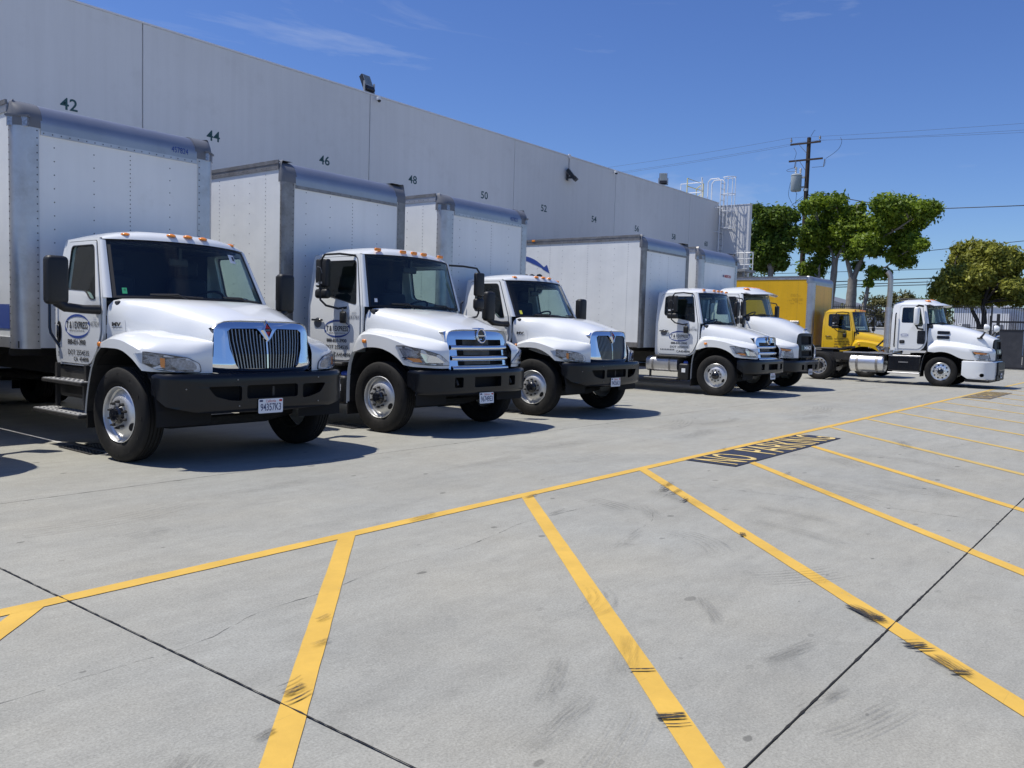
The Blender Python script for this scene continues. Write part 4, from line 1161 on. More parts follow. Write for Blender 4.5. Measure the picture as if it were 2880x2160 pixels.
H_MV = dict(rows=[(1, 0.585, 1.5, 1.7, 0.29), (0.945, 0.3, 1.455, 1.7, 0.05), (0.84, 0, 1.4, 1.675, -0.1892), (0.7664, -0.2838, 1.35, 1.62, -0.43), (0.6652, -0.5332, 1.31, 1.555, -0.645), (0.6138, -0.7138, 1.285, 1.51, -0.774), (0.5998, -0.7869, 1.27, 1.49, -0.8471)],
    cs=[(0, 1), (.2, 1.0), (.36, 1.005), (.47, .965), (.6, .93), (.76, .84), (.88, .64), (.95, .36), (1, 0)], skirt=-1.3, bul=.04,
    fen=[(1.2, 0.34, 1.2, 1.165, 0.925, 0.32, 1.27), (1.215, 0.1, 1.26, 1.17, 0.85, 0.08, 1.345), (1.215, -0.129, 1.255, 1.15, 0.8, -0.1462, 1.36), (1.21, -0.3268, 1.21, 1, 0.743, -0.3096, 1.335), (1.165, -0.516, 1.155, 0.965, 0.6791, -0.4988, 1.315), (0.9486, -0.6794, 1.135, 0.955, 0.6356, -0.6192, 1.295), (0.7812, -0.774, 1.13, 0.95, 0.5952, -0.7224, 1.28), (0.6231, -0.8299, 1.14, 0.95, 0.5766, -0.7826, 1.27)],
    ra=.68, yarch=-.46, xy=[(.3, .945), (.585, 1.0)], zy=[(.3, 1.455), (.585, 1.50)], zlow=1.12, yside=.30, spw=1.188, splash=[(.34, 1.165), (.46, 1.06), (.56, .86), (.63, .62), (.66, .45)])
C_HN = dict(hw=1.02, zb=1.75, lean=.14, yr=1.75, zr=2.62, zs=2.50, wt=(.875, .69, 2.49), wb=(.955, .49, 1.735), bow=(.16, .17),
    side=[(1.75, .93), (1.75, 2.50), (.73, 2.50), (.54, 1.76), (.54, 1.25), (.66, 1.0), (.80, .93)], side_r=[.08, .1, .02, .02, .05, .15, .05],
    door=[(1.66, .955), (1.66, 2.46), (.77, 2.46), (.585, 1.72), (.585, 1.28), (.70, 1.03), (.82, .955)], door_r=[.08, .12, .08, .04, .05, .15, .06],
    win=[(1.53, 1.93), (1.545, 2.405), (.765, 2.405), (.655, 1.755)], wr=[.07, .07, .06, .05],
    roof=[(0, 2.495), (.02, 2.535), (.06, 2.575), (.15, 2.605), (.4, 2.625), (.7, 2.622), (.88, 2.605), (.95, 2.575), (.985, 2.53), (1, 2.44)])
H_HN = dict(rows=[(0.995, 0.51, 1.47, 1.735, 0.33), (0.95, 0.25, 1.44, 1.7, 0.1), (0.87, -0.084, 1.4, 1.645, -0.21), (0.792, -0.378, 1.35, 1.57, -0.462), (0.7096, -0.6048, 1.31, 1.505, -0.6552), (0.6548, -0.756, 1.28, 1.455, -0.8022)],
    cs=[(0, 1), (.3, .99), (.55, .965), (.74, .91), (.86, .80), (.93, .58), (.97, .3), (1, 0)],
    fen=[(1.19, 0.53, 1.13, 1.09, 0.985, 0.5, 1.4), (1.215, 0.4, 1.3, 1.12, 0.965, 0.4, 1.43), (1.215, 0.2, 1.35, 1.17, 0.92, 0.2, 1.43), (1.215, -0.126, 1.32, 1.15, 0.86, -0.126, 1.39), (1.205, -0.3528, 1.27, 1, 0.7936, -0.3528, 1.355), (1.16, -0.5544, 1.21, 0.945, 0.7227, -0.546, 1.32), (1.009, -0.7224, 1.17, 0.93, 0.679, -0.6552, 1.295), (0.8342, -0.8148, 1.15, 0.92, 0.6596, -0.7224, 1.28), (0.679, -0.84, 1.15, 0.92, 0.6451, -0.756, 1.275)],
    ra=.67, yarch=-.46, kx=.82, kz=.55, bul=.02, xy=[(.25, .95), (.51, .995)], zy=[(.25, 1.44), (.51, 1.47)], zlow=1.15, yside=.40, splash=[(.53, 1.10), (.60, .95), (.635, .7), (.64, .36)])
C_MK = dict(hw=1.05, zb=2.03, lean=.22, yr=1.60, zr=2.84, zs=2.66, wt=(.88, .60, 2.63), wb=(.985, .47, 2.03), bow=(.30, .33),
    side=[(1.60, 1.12), (1.60, 2.66), (.64, 2.66), (.52, 2.03), (.48, 1.5), (.55, 1.25), (.70, 1.12)], side_r=[.05, .12, .02, .02, .05, .1, .05],
    door=[(1.36, 1.19), (1.38, 2.62), (.70, 2.62), (.56, 2.0), (.53, 1.5), (.60, 1.28), (.74, 1.19)], door_r=[.05, .1, .06, .04, .05, .1, .05],
    win=[(1.29, 2.05), (1.30, 2.56), (.76, 2.56), (.62, 2.02), (.66, 1.94), (.86, 1.94), (.90, 2.05)], wr=[.05, .06, .06, .04, .03, .03, .03],
    roof=[(0, 2.65), (.02, 2.69), (.08, 2.76), (.2, 2.82), (.45, 2.85), (.75, 2.83), (.9, 2.79), (.97, 2.73), (1, 2.62)], rpow=3.0)
def mack_hood(k):
    f = lambda y: y * k if y < 0 else y
    return dict(rows=[(1.0, .47, 1.62, 2.03, .14), (.98, .2, 1.57, 2.02, f(-.1)), (.92, f(-.25), 1.5, 1.95, f(-.45)), (.83, f(-.7), 1.42, 1.83, f(-.88)), (.72, f(-1.1), 1.35, 1.70, f(-1.2)), (.62, f(-1.36), 1.29, 1.585, f(-1.43))],
    cs=[(0, 1), (.3, .985), (.5, .955), (.68, .89), (.82, .76), (.91, .56), (.97, .28), (1, 0)],
    fen=[(1.21, .40, 1.18, 1.12, 1.0, .40, 1.42), (1.22, .15, 1.28, 1.1, .97, .15, 1.51), (1.22, -.2, 1.30, 1.1, .92, f(-.2), 1.48), (1.21, f(-.6), 1.27, .93, .85, f(-.6), 1.43), (1.17, f(-.97), 1.23, .90, .77, f(-.95), 1.37), (1.03, f(-1.24), 1.2, .90, .69, f(-1.2), 1.32), (.83, f(-1.4), 1.19, .9, .64, f(-1.33), 1.295), (.62, f(-1.46), 1.19, .9, .60, f(-1.38), 1.28)],
    ra=.64, yarch=-.43, kx=.8, kz=.45, bul=.02, xy=[(.3, .99), (.47, 1.0)], zy=[(.3, 1.585), (.47, 1.62)], zlow=1.14, yside=.36, splash=[(.40, 1.13), (.52, .98), (.58, .7), (.60, .45)])

def marker_lights(t, pts, size, key, shape='oval'):
    for x, y, z in pts:
        def f(m):
            if shape == 'oval': m.lathe([(1, 0), (.9, .5), (.5, .85), (0, 1)], (0, 0, 0), (0, -.35, 1), 'amber_lens', 14); m.v = [(a * size[0], b * size[1], c * size[2]) for a, b, c in m.v]
            else: m.box(-size[0], size[0], -size[1], size[1], 0, size[2] * 2, 'amber_lens', .012, 2)
        part('marker_light', 'mark' + key, t, f, 50).location = (x, y, z)

def big_mirror(t, s, key='mv'):
    def f(m):
        m.box(s * 1.445 - .115, s * 1.445 + .115, .70, .84, 1.60, 2.11, 'black_plastic', .05, 3)
        m.tube([(s * 1.44, .77, 1.64), (s * 1.36, .74, 1.575), (s * 1.2, .70, 1.56), (s * 1.04, .66, 1.56)], [.06, .052, .046, .052], 'black_plastic', 10)
        m.box(min(s * 1.0, s * 1.06), max(s * 1.0, s * 1.06), .67, .76, 1.51, 1.61, 'black_plastic', .02)
    m_ = part('mirror', 'mirror' + key + str(s), t, f, 40)
    part('mirror_glass', 'mirglass' + key + str(s), m_, lambda m: m.box(s * 1.445 - .095, s * 1.445 + .095, .838, .846, 1.64, 2.08, 'chrome'), 0)

def bracket_mirror(t, s, folded, key='hn'):
    k = 'bm%s%d%d' % (key, s, folded)
    if folded: hx, hy = 1.20, 1.20; ax = [(s * .93, .80, 2.47), (s * 1.08, .98, 2.49), (s * 1.22, 1.14, 2.47), (s * 1.24, 1.20, 2.38), (s * 1.24, 1.20, 1.82), (s * 1.2, 1.12, 1.74), (s * 1.12, .95, 1.70), (s * 1.03, .86, 1.72)]
    else: hx, hy = 1.46, .50; ax = [(s * .93, .74, 2.47), (s * 1.2, .62, 2.47), (s * 1.42, .52, 2.45), (s * 1.47, .50, 2.38), (s * 1.47, .50, 1.72), (s * 1.44, .51, 1.66), (s * 1.25, .58, 1.62), (s * 1.02, .66, 1.64)]
    def f(m): m.tube(ax, .016, 'black_plastic', 8)
    br = part('mirror_bracket', k, t, f, 40)
    def head(m):
        if folded: m.box(s * hx - .04, s * hx + .05, hy - .13, hy + .13, 2.00, 2.41, 'black_plastic', .03, 3); m.box(s * hx - .05, s * hx + .06, hy - .14, hy + .14, 1.84, 1.98, 'black_plastic', .045, 3)
        else: m.box(s * hx - .10, s * hx + .10, hy - .05, hy + .04, 2.00, 2.38, 'black_plastic', .03, 3); m.box(s * hx - .10, s * hx + .10, hy - .06, hy + .05, 1.78, 1.96, 'black_plastic', .04, 3)
        if folded:
            for q in (.0, .06): m.box(s * (hx + .05), s * (hx + .056), hy - .05 + q, hy - .02 + q, 2.05, 2.08, 'decal_grey')
            m.box(min(s * (hx + .05), s * (hx + .054)), max(s * (hx + .05), s * (hx + .054)), hy + .02, hy + .09, 2.03, 2.065, 'decal_white')
            m.tube([(s * (hx + .055), hy + .08, 2.25), (s * (hx + .065), hy + .05, 2.30), (s * (hx + .06), hy - .02, 2.28), (s * (hx + .055), hy - .05, 2.2)], .004, 'decal_grey', 5)
    part('mirror_head', k + 'h', br, head, 40)
    if folded:
        def dm(m):
            m.tube([(s * 1.08, .90, 1.71), (s * 1.1, .87, 1.67), (s * 1.1, .86, 1.63)], .012, 'black_plastic', 6)
            m.box(s * 1.1 - .02, s * 1.1 + .025, .80, .93, 1.49, 1.66, 'black_plastic', .03, 3)
        part('down_mirror', k + 'd', br, dm, 40)

def bumper_part(t, key, P, z0, z1, mt, holes, ends=.10, w=.05, drop=0.0):
    L_ = P.length
    def f(m):
        out = [(-L_, z1 - .02), (-L_ + .05, z1), (L_ - .05, z1), (L_, z1 - .02), (L_, z0 + ends + .12), (L_ - .18, z0 + ends), (L_ * .62, z0 + .005), (0, z0 - drop), (-L_ * .62, z0 + .005), (-L_ + .18, z0 + ends), (-L_, z0 + ends + .12)]
        def fn(u, v, w_):
            x, y, nx, ny = P(u)
            e = min((z1 - v) / .05, (v - z0) / .05, 1); rr = .022 * (1 - max(0, e)) ** 2
            return (x + nx * (w_ - rr), y + ny * (w_ - rr), v)
        m.plate(out, holes, -w, 0, fn, mt, ucuts=lin(-L_, L_, 25)[1:-1], vcuts=[z1 - .012, z1 - .03, z1 - .05, z0 + .05, z0 + .03, z0 + .012])
        # top flange
        m.grid(lambda u, j: (P(u)[0] - P(u)[2] * (.02 + j * .11), P(u)[1] - P(u)[3] * (.02 + j * .11), z1 - .001 - .01 * j), lin(-L_ * .98, L_ * .98, 25), (0, 1), mt)
    b = part('bumper', key, t, f, 40)
    part('bumper_backing', key + 'bk', b, lambda m: m.grid(lambda u, v: (P(u)[0] - P(u)[2] * .14, P(u)[1] - P(u)[3] * .14, v), lin(-L_ * .7, L_ * .7, 13), (z0 + .03, z1 - .03), 'void_black'), 0)
    return b

def rect(x0, x1, z0, z1, r=.03): return rounded([(x0, z0), (x0, z1), (x1, z1), (x1, z0)], r, 3)

def headlight(t, key, curve, outl, inner, s, cover=.035):
    """outl in (u along the fender's front curve, z); inner: list of (outline, material, height)"""
    def fn(u, z, w_):
        x, y, nx, ny = curve(max(0, min(u, curve.length)))
        return (s * (x + nx * w_), y + ny * w_, z)
    cuts = lin(0, curve.length, 9)[1:-1]
    hl = part('headlight', key + 'hl%d' % s, t, lambda m: m.plate(outl, [], .0, .012, fn, 'lamp_silver', ucuts=cuts), 40)
    for i, (o, mt_, h) in enumerate(inner): part('reflector' if mt_ != 'amber_lens' else 'turn_signal', key + 'hi%d%d' % (s, i), hl, lambda m: m.plate(o, [], .010, h, fn, mt_, ucuts=cuts), 40)
    part('lens_cover', key + 'hc%d' % s, hl, lambda m: m.plate(outl, [], .012, cover, fn, 'lamp_glass', ucuts=cuts), 40)
    part('lamp_seal', key + 'hs%d' % s, hl, lambda m: m.plate([((u - .3) * 1.03 + .3, (z - 1.05) * 1.10 + 1.05) for u, z in outl], [], -.01, .004, fn, 'gasket_grey', ucuts=cuts), 40)

def step_plate(parent, key, y0, y1, x0, x1, z):
    o = part('step', 'step' + key, parent, lambda m: (m.box(x0, x1, y0, y1, z - .045, z - .006, 'dark_metal', .006), m.box(x0 + .01, x1 - .01, y0 + .01, y1 - .01, z - .006, z, 'step_grey')), 0)
    def st(m):
        r = random.Random(5)
        for i in range(int((y1 - y0) / .055)):
            for j in range(3):
                yy, xx = y0 + .035 + i * .055, x0 + .05 + j * (x1 - x0 - .1) / 2 + (.012 if i % 2 else -.012)
                m.box(xx - .012, xx + .012, yy - .016, yy + .016, z, z + .003, 'step_grey'); m.box(xx - .006, xx + .006, yy - .009, yy + .009, z + .003, z + .0038, 'void_black')
    tag(part('step_tread', 'stepst' + key, o, st, 0), kind='stuff')

def cab_common(t, kind, paint):
    if kind == 'mv': r = cab_shell(t, C_MV, paint, 'mv'); hood_fender(t, H_MV, paint, 'mv')
    elif kind == 'hn': r = cab_shell(t, C_HN, paint, 'hn'); hood_fender(t, H_HN, paint, 'hn')
    return r

# ------------------------------------------------------------------ conventional with a tall chrome grille of upright bars
def truck_mv(X, Y, rz, label, number, plate, pale_sticker, logo_text=True, tapeband=True, name='box_truck'):
    t = tag(empty(name, (X, Y, 0), R_(rz)), label, 'box truck', 'white box trucks backed up to the dock doors')
    P_ = 'white_paint'
    xat, ws = cab_common(t, 'mv', P_)
    marker_lights(t, [(-.66, .845, 2.405), (-.2, .70, 2.432), (0, .685, 2.436), (.2, .70, 2.432), (.66, .845, 2.405)], (.055, .05, .028), 'mv')
    big_mirror(t, -1); big_mirror(t, 1)
    yg = lambda v: lerp(-.905, -.825, (v - .94) / .55) + (.9 * max(0, v - 1.40) ** 1.5) + 1.6 * max(0, 1.035 - v) ** 1.5
    gf = lambda u, v, w_: (u * .92, yg(v) + .055 * (abs(u) / .62) ** 2.2 + .6 * max(0, abs(u) - .50) ** 1.6 - w_, v)
    out_ = mirror2([(0, 1.492), (.40, 1.484), (.57, 1.46), (.635, 1.40), (.645, 1.22), (.655, 1.12), (.70, 1.04), (.76, .98), (.73, .945), (0, .935)])
    hole = mirror2([(0, 1.275), (.035, 1.30), (.105, 1.385), (.14, 1.41), (.455, 1.405), (.50, 1.375), (.485, 1.2), (.425, 1.03), (.39, .995), (0, .99)])
    gr = part('grille', 'mvgrille', t, lambda m: m.plate(out_, [hole], -.17, .025, gf, 'chrome', ucuts=lin(-.7, .7, 25)[1:-1], vcuts=[.955, .975, 1.0, 1.02, 1.05, 1.1, 1.2, 1.3, 1.38, 1.42, 1.44, 1.46, 1.475]), 30)
    part('grille_backing', 'mvgback', gr, lambda m: m.plate(mirror2([(0, 1.45), (.56, 1.42), (.52, .97), (0, .96)]), [], -.095, -.085, gf, 'void_black', ucuts=lin(-.5, .5, 9)), 0)
    for i in range(23):
        u = (i - 11) / 11 * .475
        def bar(m):
            top = 1.40 if abs(u) > .13 else 1.28 + abs(u) * .8
            wd = .017 if i == 11 else .0105
            pts = [(u * .86, .992), (u * .93, 1.14), (u * .985, 1.28), (u, top)]
            pts = [p for p in pts if p[1] <= top]
            for e in range(len(pts) - 1):
                (ua, za), (ub, zb_) = pts[e], pts[e + 1]
                V = [gf(x_, z_, w_) for x0_, z_ in ((ua, za), (ub, zb_)) for x_, w_ in ((x0_ - wd, -.05), (x0_ - wd * .55, .004), (x0_ + wd * .55, .004), (x0_ + wd, -.05))]
                m.add(V, [(0, 1, 5, 4), (1, 2, 6, 5), (2, 3, 7, 6)], 'chrome' if i == 11 else 'satin_chrome')
        part('grille_bar', 'mvbar%d' % i, gr, bar, 0)
    def emb(m):
        d = lambda k: [(0, 1.40 + .10 * k), (.066 * k, 1.395), (0, 1.39 - .10 * k), (-.066 * k, 1.395)]
        m.plate(d(1), [d(.76)], .01, .05, gf, 'chrome'); m.plate(d(.76), [], .01, .03, gf, 'gloss_black')
        m.plate([(0, 1.462), (.034, 1.412), (-.034, 1.412)], [], .03, .036, gf, 'decal_red'); m.plate([(0, 1.328), (-.034, 1.378), (.034, 1.378)], [], .03, .036, gf, 'decal_red')
        m.plate([(-.038, 1.388), (-.038, 1.402), (.038, 1.402), (.038, 1.388)], [], .03, .036, gf, 'cap_grey')
    part('emblem', 'mvemblem', gr, emb, 0)
    cv = curve2d([(1.215, -.30), (1.165, -.516), (1.0, -.68), (.79, -.775), (.68, -.805)], -1)
    ol = rounded([(.10, 1.135), (.22, 1.15), (.42, 1.128), (.62, 1.10), (.73, 1.045), (.745, .965), (.52, .962), (.34, .985), (.18, 1.05)], .02, 2)
    inn = [(rounded([(.46, 1.10), (.66, 1.075), (.71, 1.02), (.705, .985), (.54, .985), (.47, 1.03)], .02, 3), 'lamp_dark', .016), (rounded([(.37, 1.10), (.415, 1.095), (.415, 1.0), (.375, 1.01)], .008, 2), 'amber_lens', .018), (rounded([(.25, 1.115), (.345, 1.105), (.35, 1.02), (.28, 1.04)], .01, 2), 'lamp_dark', .014)]
    for s in (-1, 1): headlight(t, 'mv', cv, ol, inn, s)
    BP = plan([(0, -.975), (.4, -.967), (.75, -.935), (.98, -.865), (1.10, -.76), (1.15, -.60)])
    hs = [rect(-.31, .33, .685, .825, .03), rounded([(-.74, .82), (-.37, .82), (-.37, .665), (-.50, .675), (-.66, .72)], .03, 3), rounded([(.74, .82), (.40, .82), (.40, .665), (.50, .675), (.66, .72)], .03, 3)]
    b = bumper_part(t, 'mvbump', BP, .555, .945, 'bumper_black', hs, .07, .05, .02)
    def bolts(m):
        for u, z in ((-.42, .885), (.62, .885), (-.40, .615), (.62, .62), (-.95, .8)): m.lathe([(.009, 0), (.008, .006), (0, .008)], (BP(u)[0], BP(u)[1], z), (BP(u)[2], BP(u)[3], 0), 'dull_aluminium', 8)
        m.box(.03, .055, -.93, -.90, .70, .80, 'dark_metal')
    tag(part('bumper_bolts', 'mvbolt', b, bolts, 0), kind='stuff')
    licence_plate(b, -.03, -.982, .60, plate)
    make_wheel(t, -1.065, 0, 'steel', .49, 0.07); make_wheel(t, 1.065, 0, 'steel', .49, 0.07)
    make_chassis(t, 10.2, 6.6, .49, 'steel', 'std')
    st = part('step_assembly', 'mvsteps', t, lambda m: ([m.box(-1.10, -1.06, y, y + .05, .45, .95, 'dark_metal') for y in (.85, 1.55)], m.box(-1.0, -.5, .78, 1.75, .55, .92, 'dark_metal', .05, 2), m.box(-1.06, -1.0, 1.0, 1.02, .45, .75, 'dull_aluminium'),
        m.box(-1.055, -1.0, .72, .98, .60, .72, 'aluminium', .02), [m.box(-1.062, -1.05, .74 + .04 * q, .755 + .04 * q, .52 - .03 * (q % 2), .56, 'dull_aluminium') for q in range(7)]), 0)
    step_plate(st, 'a', .76, 1.72, -1.2, -.98, .775); step_plate(st, 'b', .74, 1.86, -1.24, -.98, .425)
    part('grab_handle', 'mvgrab', t, lambda m: m.tube([(-1.06, 1.72, 1.95), (-1.10, 1.73, 1.9), (-1.10, 1.73, 1.35), (-1.10, 1.70, 1.28), (-1.07, 1.62, 1.18), (-1.04, 1.60, 1.12)], .016, 'gloss_black', 8), 40)
    f0 = lambda u, v, w_: (-(xat(v) + .0165 + w_), -u, v)
    part('door_handle', 'mvhandle', t, lambda m: (m.plate([(-1.61 + .055 * math.cos(a), 1.30 + .125 * math.sin(a)) for a in lin(0, 2 * math.pi, 21)[:-1]], [], 0, .006, f0, 'black_plastic'), m.box(-1.075, -1.05, 1.585, 1.625, 1.23, 1.38, 'gloss_black', .008)), 40)
    dec = MB()
    f = lambda u, v, w_: (-(xat(v) + .0175), -u, v)
    if logo_text:
        oval_logo(dec, 1.17, 1.372, .295, .135, f)
        for tx, a, b_, c, d, bo in (("T & I EXPRESS", 1.43, .925, 1.345, 1.425, .02), ("SERVICE YOU CAN COUNT ON", 1.36, 1.0, 1.312, 1.330, .01), ("888-831-3900", 1.40, .975, 1.165, 1.225, .025), ("DOT 2554535", 1.40, .905, 1.05, 1.108, .012), ("CA  454898", 1.27, .925, .98, 1.03, .02)):
            put_text(dec, tx, -a, -b_, c, d, f, 'decal_black', bo)
        put_text(dec, number, -.865, -.665, 1.375, 1.43, f, 'decal_grey', 0.0)
        for q in range(2): dec.box(-(xat(1.46) + .0185), -(xat(1.46) + .0175), .735, .80, 1.447 + q * .022, 1.449 + q * .022, 'decal_blue')
        for q in range(12): dec.box(-(xat(1.1) + .0185), -(xat(1.1) + .017), 1.60 + (q % 3) * .016, 1.612 + (q % 3) * .016, 1.02 + (q // 3) * .016, 1.03 + (q // 3) * .016, 'decal_grey') if (q * 7) % 3 else None
    dec.build('door_lettering', t, 0)
    fb = lambda u, v, w_: (-(.947 + .010 + .0), -u, v)
    def badge(m):
        hx = lambda y: interp([(.3, .945), (.585, 1.0)], y)[0]
        fbb = lambda u, v, w_: (-(hx(-u) + .006), -u, v)
        put_text(m, "MV", -.50, -.36, 1.388, 1.432, fbb, 'decal_black', .05)
        m.add([fbb(-.50, 1.372, 0), fbb(-.34, 1.372, 0), fbb(-.34, 1.378, 0), fbb(-.50, 1.378, 0)], [(0, 1, 2, 3)], 'satin_chrome')
    part('badge', 'mvbadge', t, badge, 0)
    part('side_lamp', 'mvsidelamp', t, lambda m: m.box(-1.215, -1.18, .32, .375, 1.175, 1.225, 'amber_lens', .012), 40)
    wsf = lambda u, v, o=.004: ws(u, v, o)
    stk = MB()
    mt_ = 'decal_green' if not pale_sticker else 'decal_yellow'
    stk.grid(lambda u, v: wsf(u, v), lin(-.90, -.855, 3), lin(.07, .17, 3), mt_)
    if not pale_sticker:
        stk.grid(lambda u, v: wsf(u, v), lin(.60, .72, 3), lin(.74, .90, 3), 'decal_white'); stk.grid(lambda u, v: wsf(u, v, .006), lin(.665, .705, 3), lin(.79, .87, 3), 'decal_black')
        put_text(stk, "4", -.888, -.868, .12, .155, lambda u, v, w_: wsf(u, v, .006), 'decal_black')
    stk.build('windscreen_sticker', t, 0)
    part('rear_view_mirror', 'rvm', t, lambda m: (m.box(-.12, .12, .86, .90, 2.10, 2.20, 'seal', .02, 2), m.box(-.02, .02, .84, .88, 2.18, 2.32, 'seal')), 0)
    return t

# ------------------------------------------------------------------ conventional with a barred chrome grille and round badge
def truck_hn(X, Y, rz, label, number, plate, paint='white_paint', cat='box truck', group='white box trucks backed up to the dock doors', name='box_truck', tx='te'):
    t = tag(empty(name, (X, Y, 0), R_(rz)), label, cat, group)
    xat, ws = cab_common(t, 'hn', paint)
    marker_lights(t, [(x, .66 - .12 * (1 - (x / .8) ** 2) + .015, 2.553) for x in (-.66, -.22, 0, .22, .66)], (.055, .022, .022), 'hn', 'rect')
    bracket_mirror(t, -1, True); bracket_mirror(t, 1, False)
    yg = lambda v: lerp(-.865, -.765, (v - .88) / .59)
    gf = lambda u, v, w_: (u, yg(v) + .075 * (abs(u) / .66) ** 2.2 + .5 * max(0, v - 1.36) ** 1.5 - w_, v)
    out_ = mirror2([(0, 1.482), (.10, 1.478), (.17, 1.452), (.60, 1.438), (.675, 1.41), (.665, 1.2), (.645, .91), (.57, .885), (0, .878)])
    holes = [rect(-.49, .49, z0, z1, .012) for z0, z1 in ((1.235, 1.315), (1.09, 1.168), (.952, 1.02))]
    g = part('grille', 'hngrille', t, lambda m: m.plate(out_, holes, -.10, .02, gf, 'chrome', ucuts=lin(-.65, .65, 15), vcuts=[1.36, 1.39, 1.42, 1.45]), 30)
    part('grille_backing', 'hngback', g, lambda m: m.plate(rect(-.56, .56, .92, 1.35), [], -.095, -.085, gf, 'void_black', ucuts=lin(-.5, .5, 9)), 0)
    part('grille_mesh', 'hngmesh', g, lambda m: [m.plate([(-.28, z), (-.28, z + .006), (.28, z + .006), (.28, z)], [], -.075, -.07, gf, 'dull_aluminium', ucuts=(-.14, 0, .14)) for z in (.965, .98, .995, 1.01, 1.10, 1.115, 1.13, 1.145, 1.16, 1.245, 1.26, 1.275, 1.29, 1.305)], 0)
    for k, z in enumerate((1.203, 1.057, .915)):
        part('grille_bar', 'hngbar%d' % k, g, lambda m: m.grid(lambda u, a: gf(u, z + .034 * math.cos(a), .018 + .034 * math.sin(a)), lin(-.60, .60, 15), lin(0, math.pi, 7), 'chrome'), 50)
    def emb(m):
        c = Vector(gf(0, 1.37, .04))
        m.tube([c + Vector((.088 * math.cos(a), .012 * math.sin(a), .095 * math.sin(a))) for a in lin(0, 2 * math.pi, 25)[:-1]], .014, 'chrome', 8, closed=True)
        m.box(-.075, .075, c.y - .012, c.y + .01, 1.362, 1.379, 'chrome')
        m.disc((0, c.y + .012, 1.37), (0, -1, 0), .08, 'gloss_black', 20)
    part('emblem', 'hnemblem', g, emb, 40)
    cv = curve2d([(1.21, -.285), (1.195, -.42), (1.16, -.555), (1.03, -.72), (.84, -.815), (.68, -.84)], -1)
    ol = rounded([(.06, 1.20), (.20, 1.205), (.46, 1.165), (.70, 1.10), (.86, .995), (.86, .965), (.58, .965), (.34, .985), (.18, 1.04)], .02, 2)
    inn = [(rounded([(.12, 1.18), (.30, 1.17), (.40, 1.14), (.38, 1.08), (.20, 1.07)], .02, 3), 'lamp_dark', .016), (rounded([(.42, 1.13), (.66, 1.075), (.78, .995), (.50, .995)], .02, 3), 'chrome', .016), (rounded([(.24, 1.055), (.42, 1.05), (.46, 1.0), (.34, 1.005)], .01, 2), 'amber_lens', .018)]
    for s in (-1, 1): headlight(t, 'hn', cv, ol, inn, s, .03)
    BP = plan([(0, -.965), (.45, -.957), (.78, -.92), (1.0, -.84), (1.12, -.72), (1.16, -.53)])
    b = bumper_part(t, 'hnbump', BP, .56, .895, 'bumper_black', [rect(-.27, .13 + .18, .655, .80, .015), rect(-.66, -.50, .66, .80, .02), rect(.50, .66, .66, .80, .02)], .01, .06)
    part('tow_hook', 'hntow', b, lambda m: [m.tube([(x, -.86, .79), (x, -.90, .74), (x, -.92, .70), (x, -.87, .67)], .02, 'dark_metal', 6) for x in (-.58, .58)], 0)
    licence_plate(b, -.03, -.978, .50, plate, -4)
    make_wheel(t, -1.065, 0, 'steel', .49, 0.04); make_wheel(t, 1.065, 0, 'steel', .49, 0.04)
    make_chassis(t, 10.2, 6.6, .49, 'steel', 'std')
    def tank(m):
        N = 20; sec = []
        for i in range(N):
            a = 2 * math.pi * i / N; cx, cz = math.cos(a), math.sin(a)
            sec.append((-.86 + .27 * math.copysign(abs(cx) ** .6, cx), .70 + .19 * math.copysign(abs(cz) ** .6, cz)))
        m.grid(lambda y, i: (sec[i % N][0], y, sec[i % N][1]), [1.06, 1.93], range(N + 1), 'aluminium')
        for y in (1.06, 1.93): m.add([(a, y, c) for a, c in sec], [tuple(range(N))], 'aluminium')
        for y in (1.25, 1.72): m.grid(lambda q, i: ((sec[i % N][0] + .86) * 1.03 - .86, y + q, (sec[i % N][1] - .7) * 1.03 + .7), [0, .05], range(N + 1), 'dull_aluminium')
    part('fuel_tank', 'hntank', t, tank, 40)
    def deft(m): m.box(-1.17, -.72, .72, 1.0, .33, .74, 'black_plastic', .05, 3)
    dt = part('fluid_tank', 'hndef', t, deft, 40)
    part('filler_cap', 'hndefcap', dt, lambda m: m.lathe([(.06, 0), (.06, .04), (.05, .055), (0, .058)], (-1.04, .86, .735), (-.35, -.15, 1), 'blue_cap', 18), 40)
    part('tank_label', 'hndeflab', dt, lambda m: m.box(-1.176, -1.171, .80, .90, .52, .62, 'decal_white'), 0)
    part('step_bracket', 'hnstepb', t, lambda m: (m.box(-1.14, -.9, .78, 1.70, .905, .935, 'dark_metal'), m.box(-1.1, -1.05, 1.0, 1.04, .3, .6, 'dark_metal'), m.box(-1.1, -1.05, 1.8, 1.84, .3, .6, 'dark_metal')), 0)
    step_plate(t, 'h', 1.02, 1.95, -1.2, -.95, .36); step_plate(t, 'h2', .80, 1.66, -1.16, -.98, .925)
    f = lambda u, v, w_: (-(xat(v) + .0175 + w_), -u, v)
    dh = part('door_handle', 'hnhandle' + paint, t, lambda m: (m.plate([(-1.50 + .085 * math.cos(a), 1.49 + .075 * math.sin(a)) for a in lin(0, 2 * math.pi, 21)[:-1]], [], -.002, .0, f, 'cap_grey' if paint == 'white_paint' else paint), m.box(-1.07, -1.045, 1.37, 1.62, 1.515, 1.545, 'gloss_black', .008)), 40)
    part('side_lamp', 'hnsidelamp', t, lambda m: m.box(-1.235, -1.20, .23, .31, 1.225, 1.275, 'amber_lens', .012), 40)
    dec = MB()
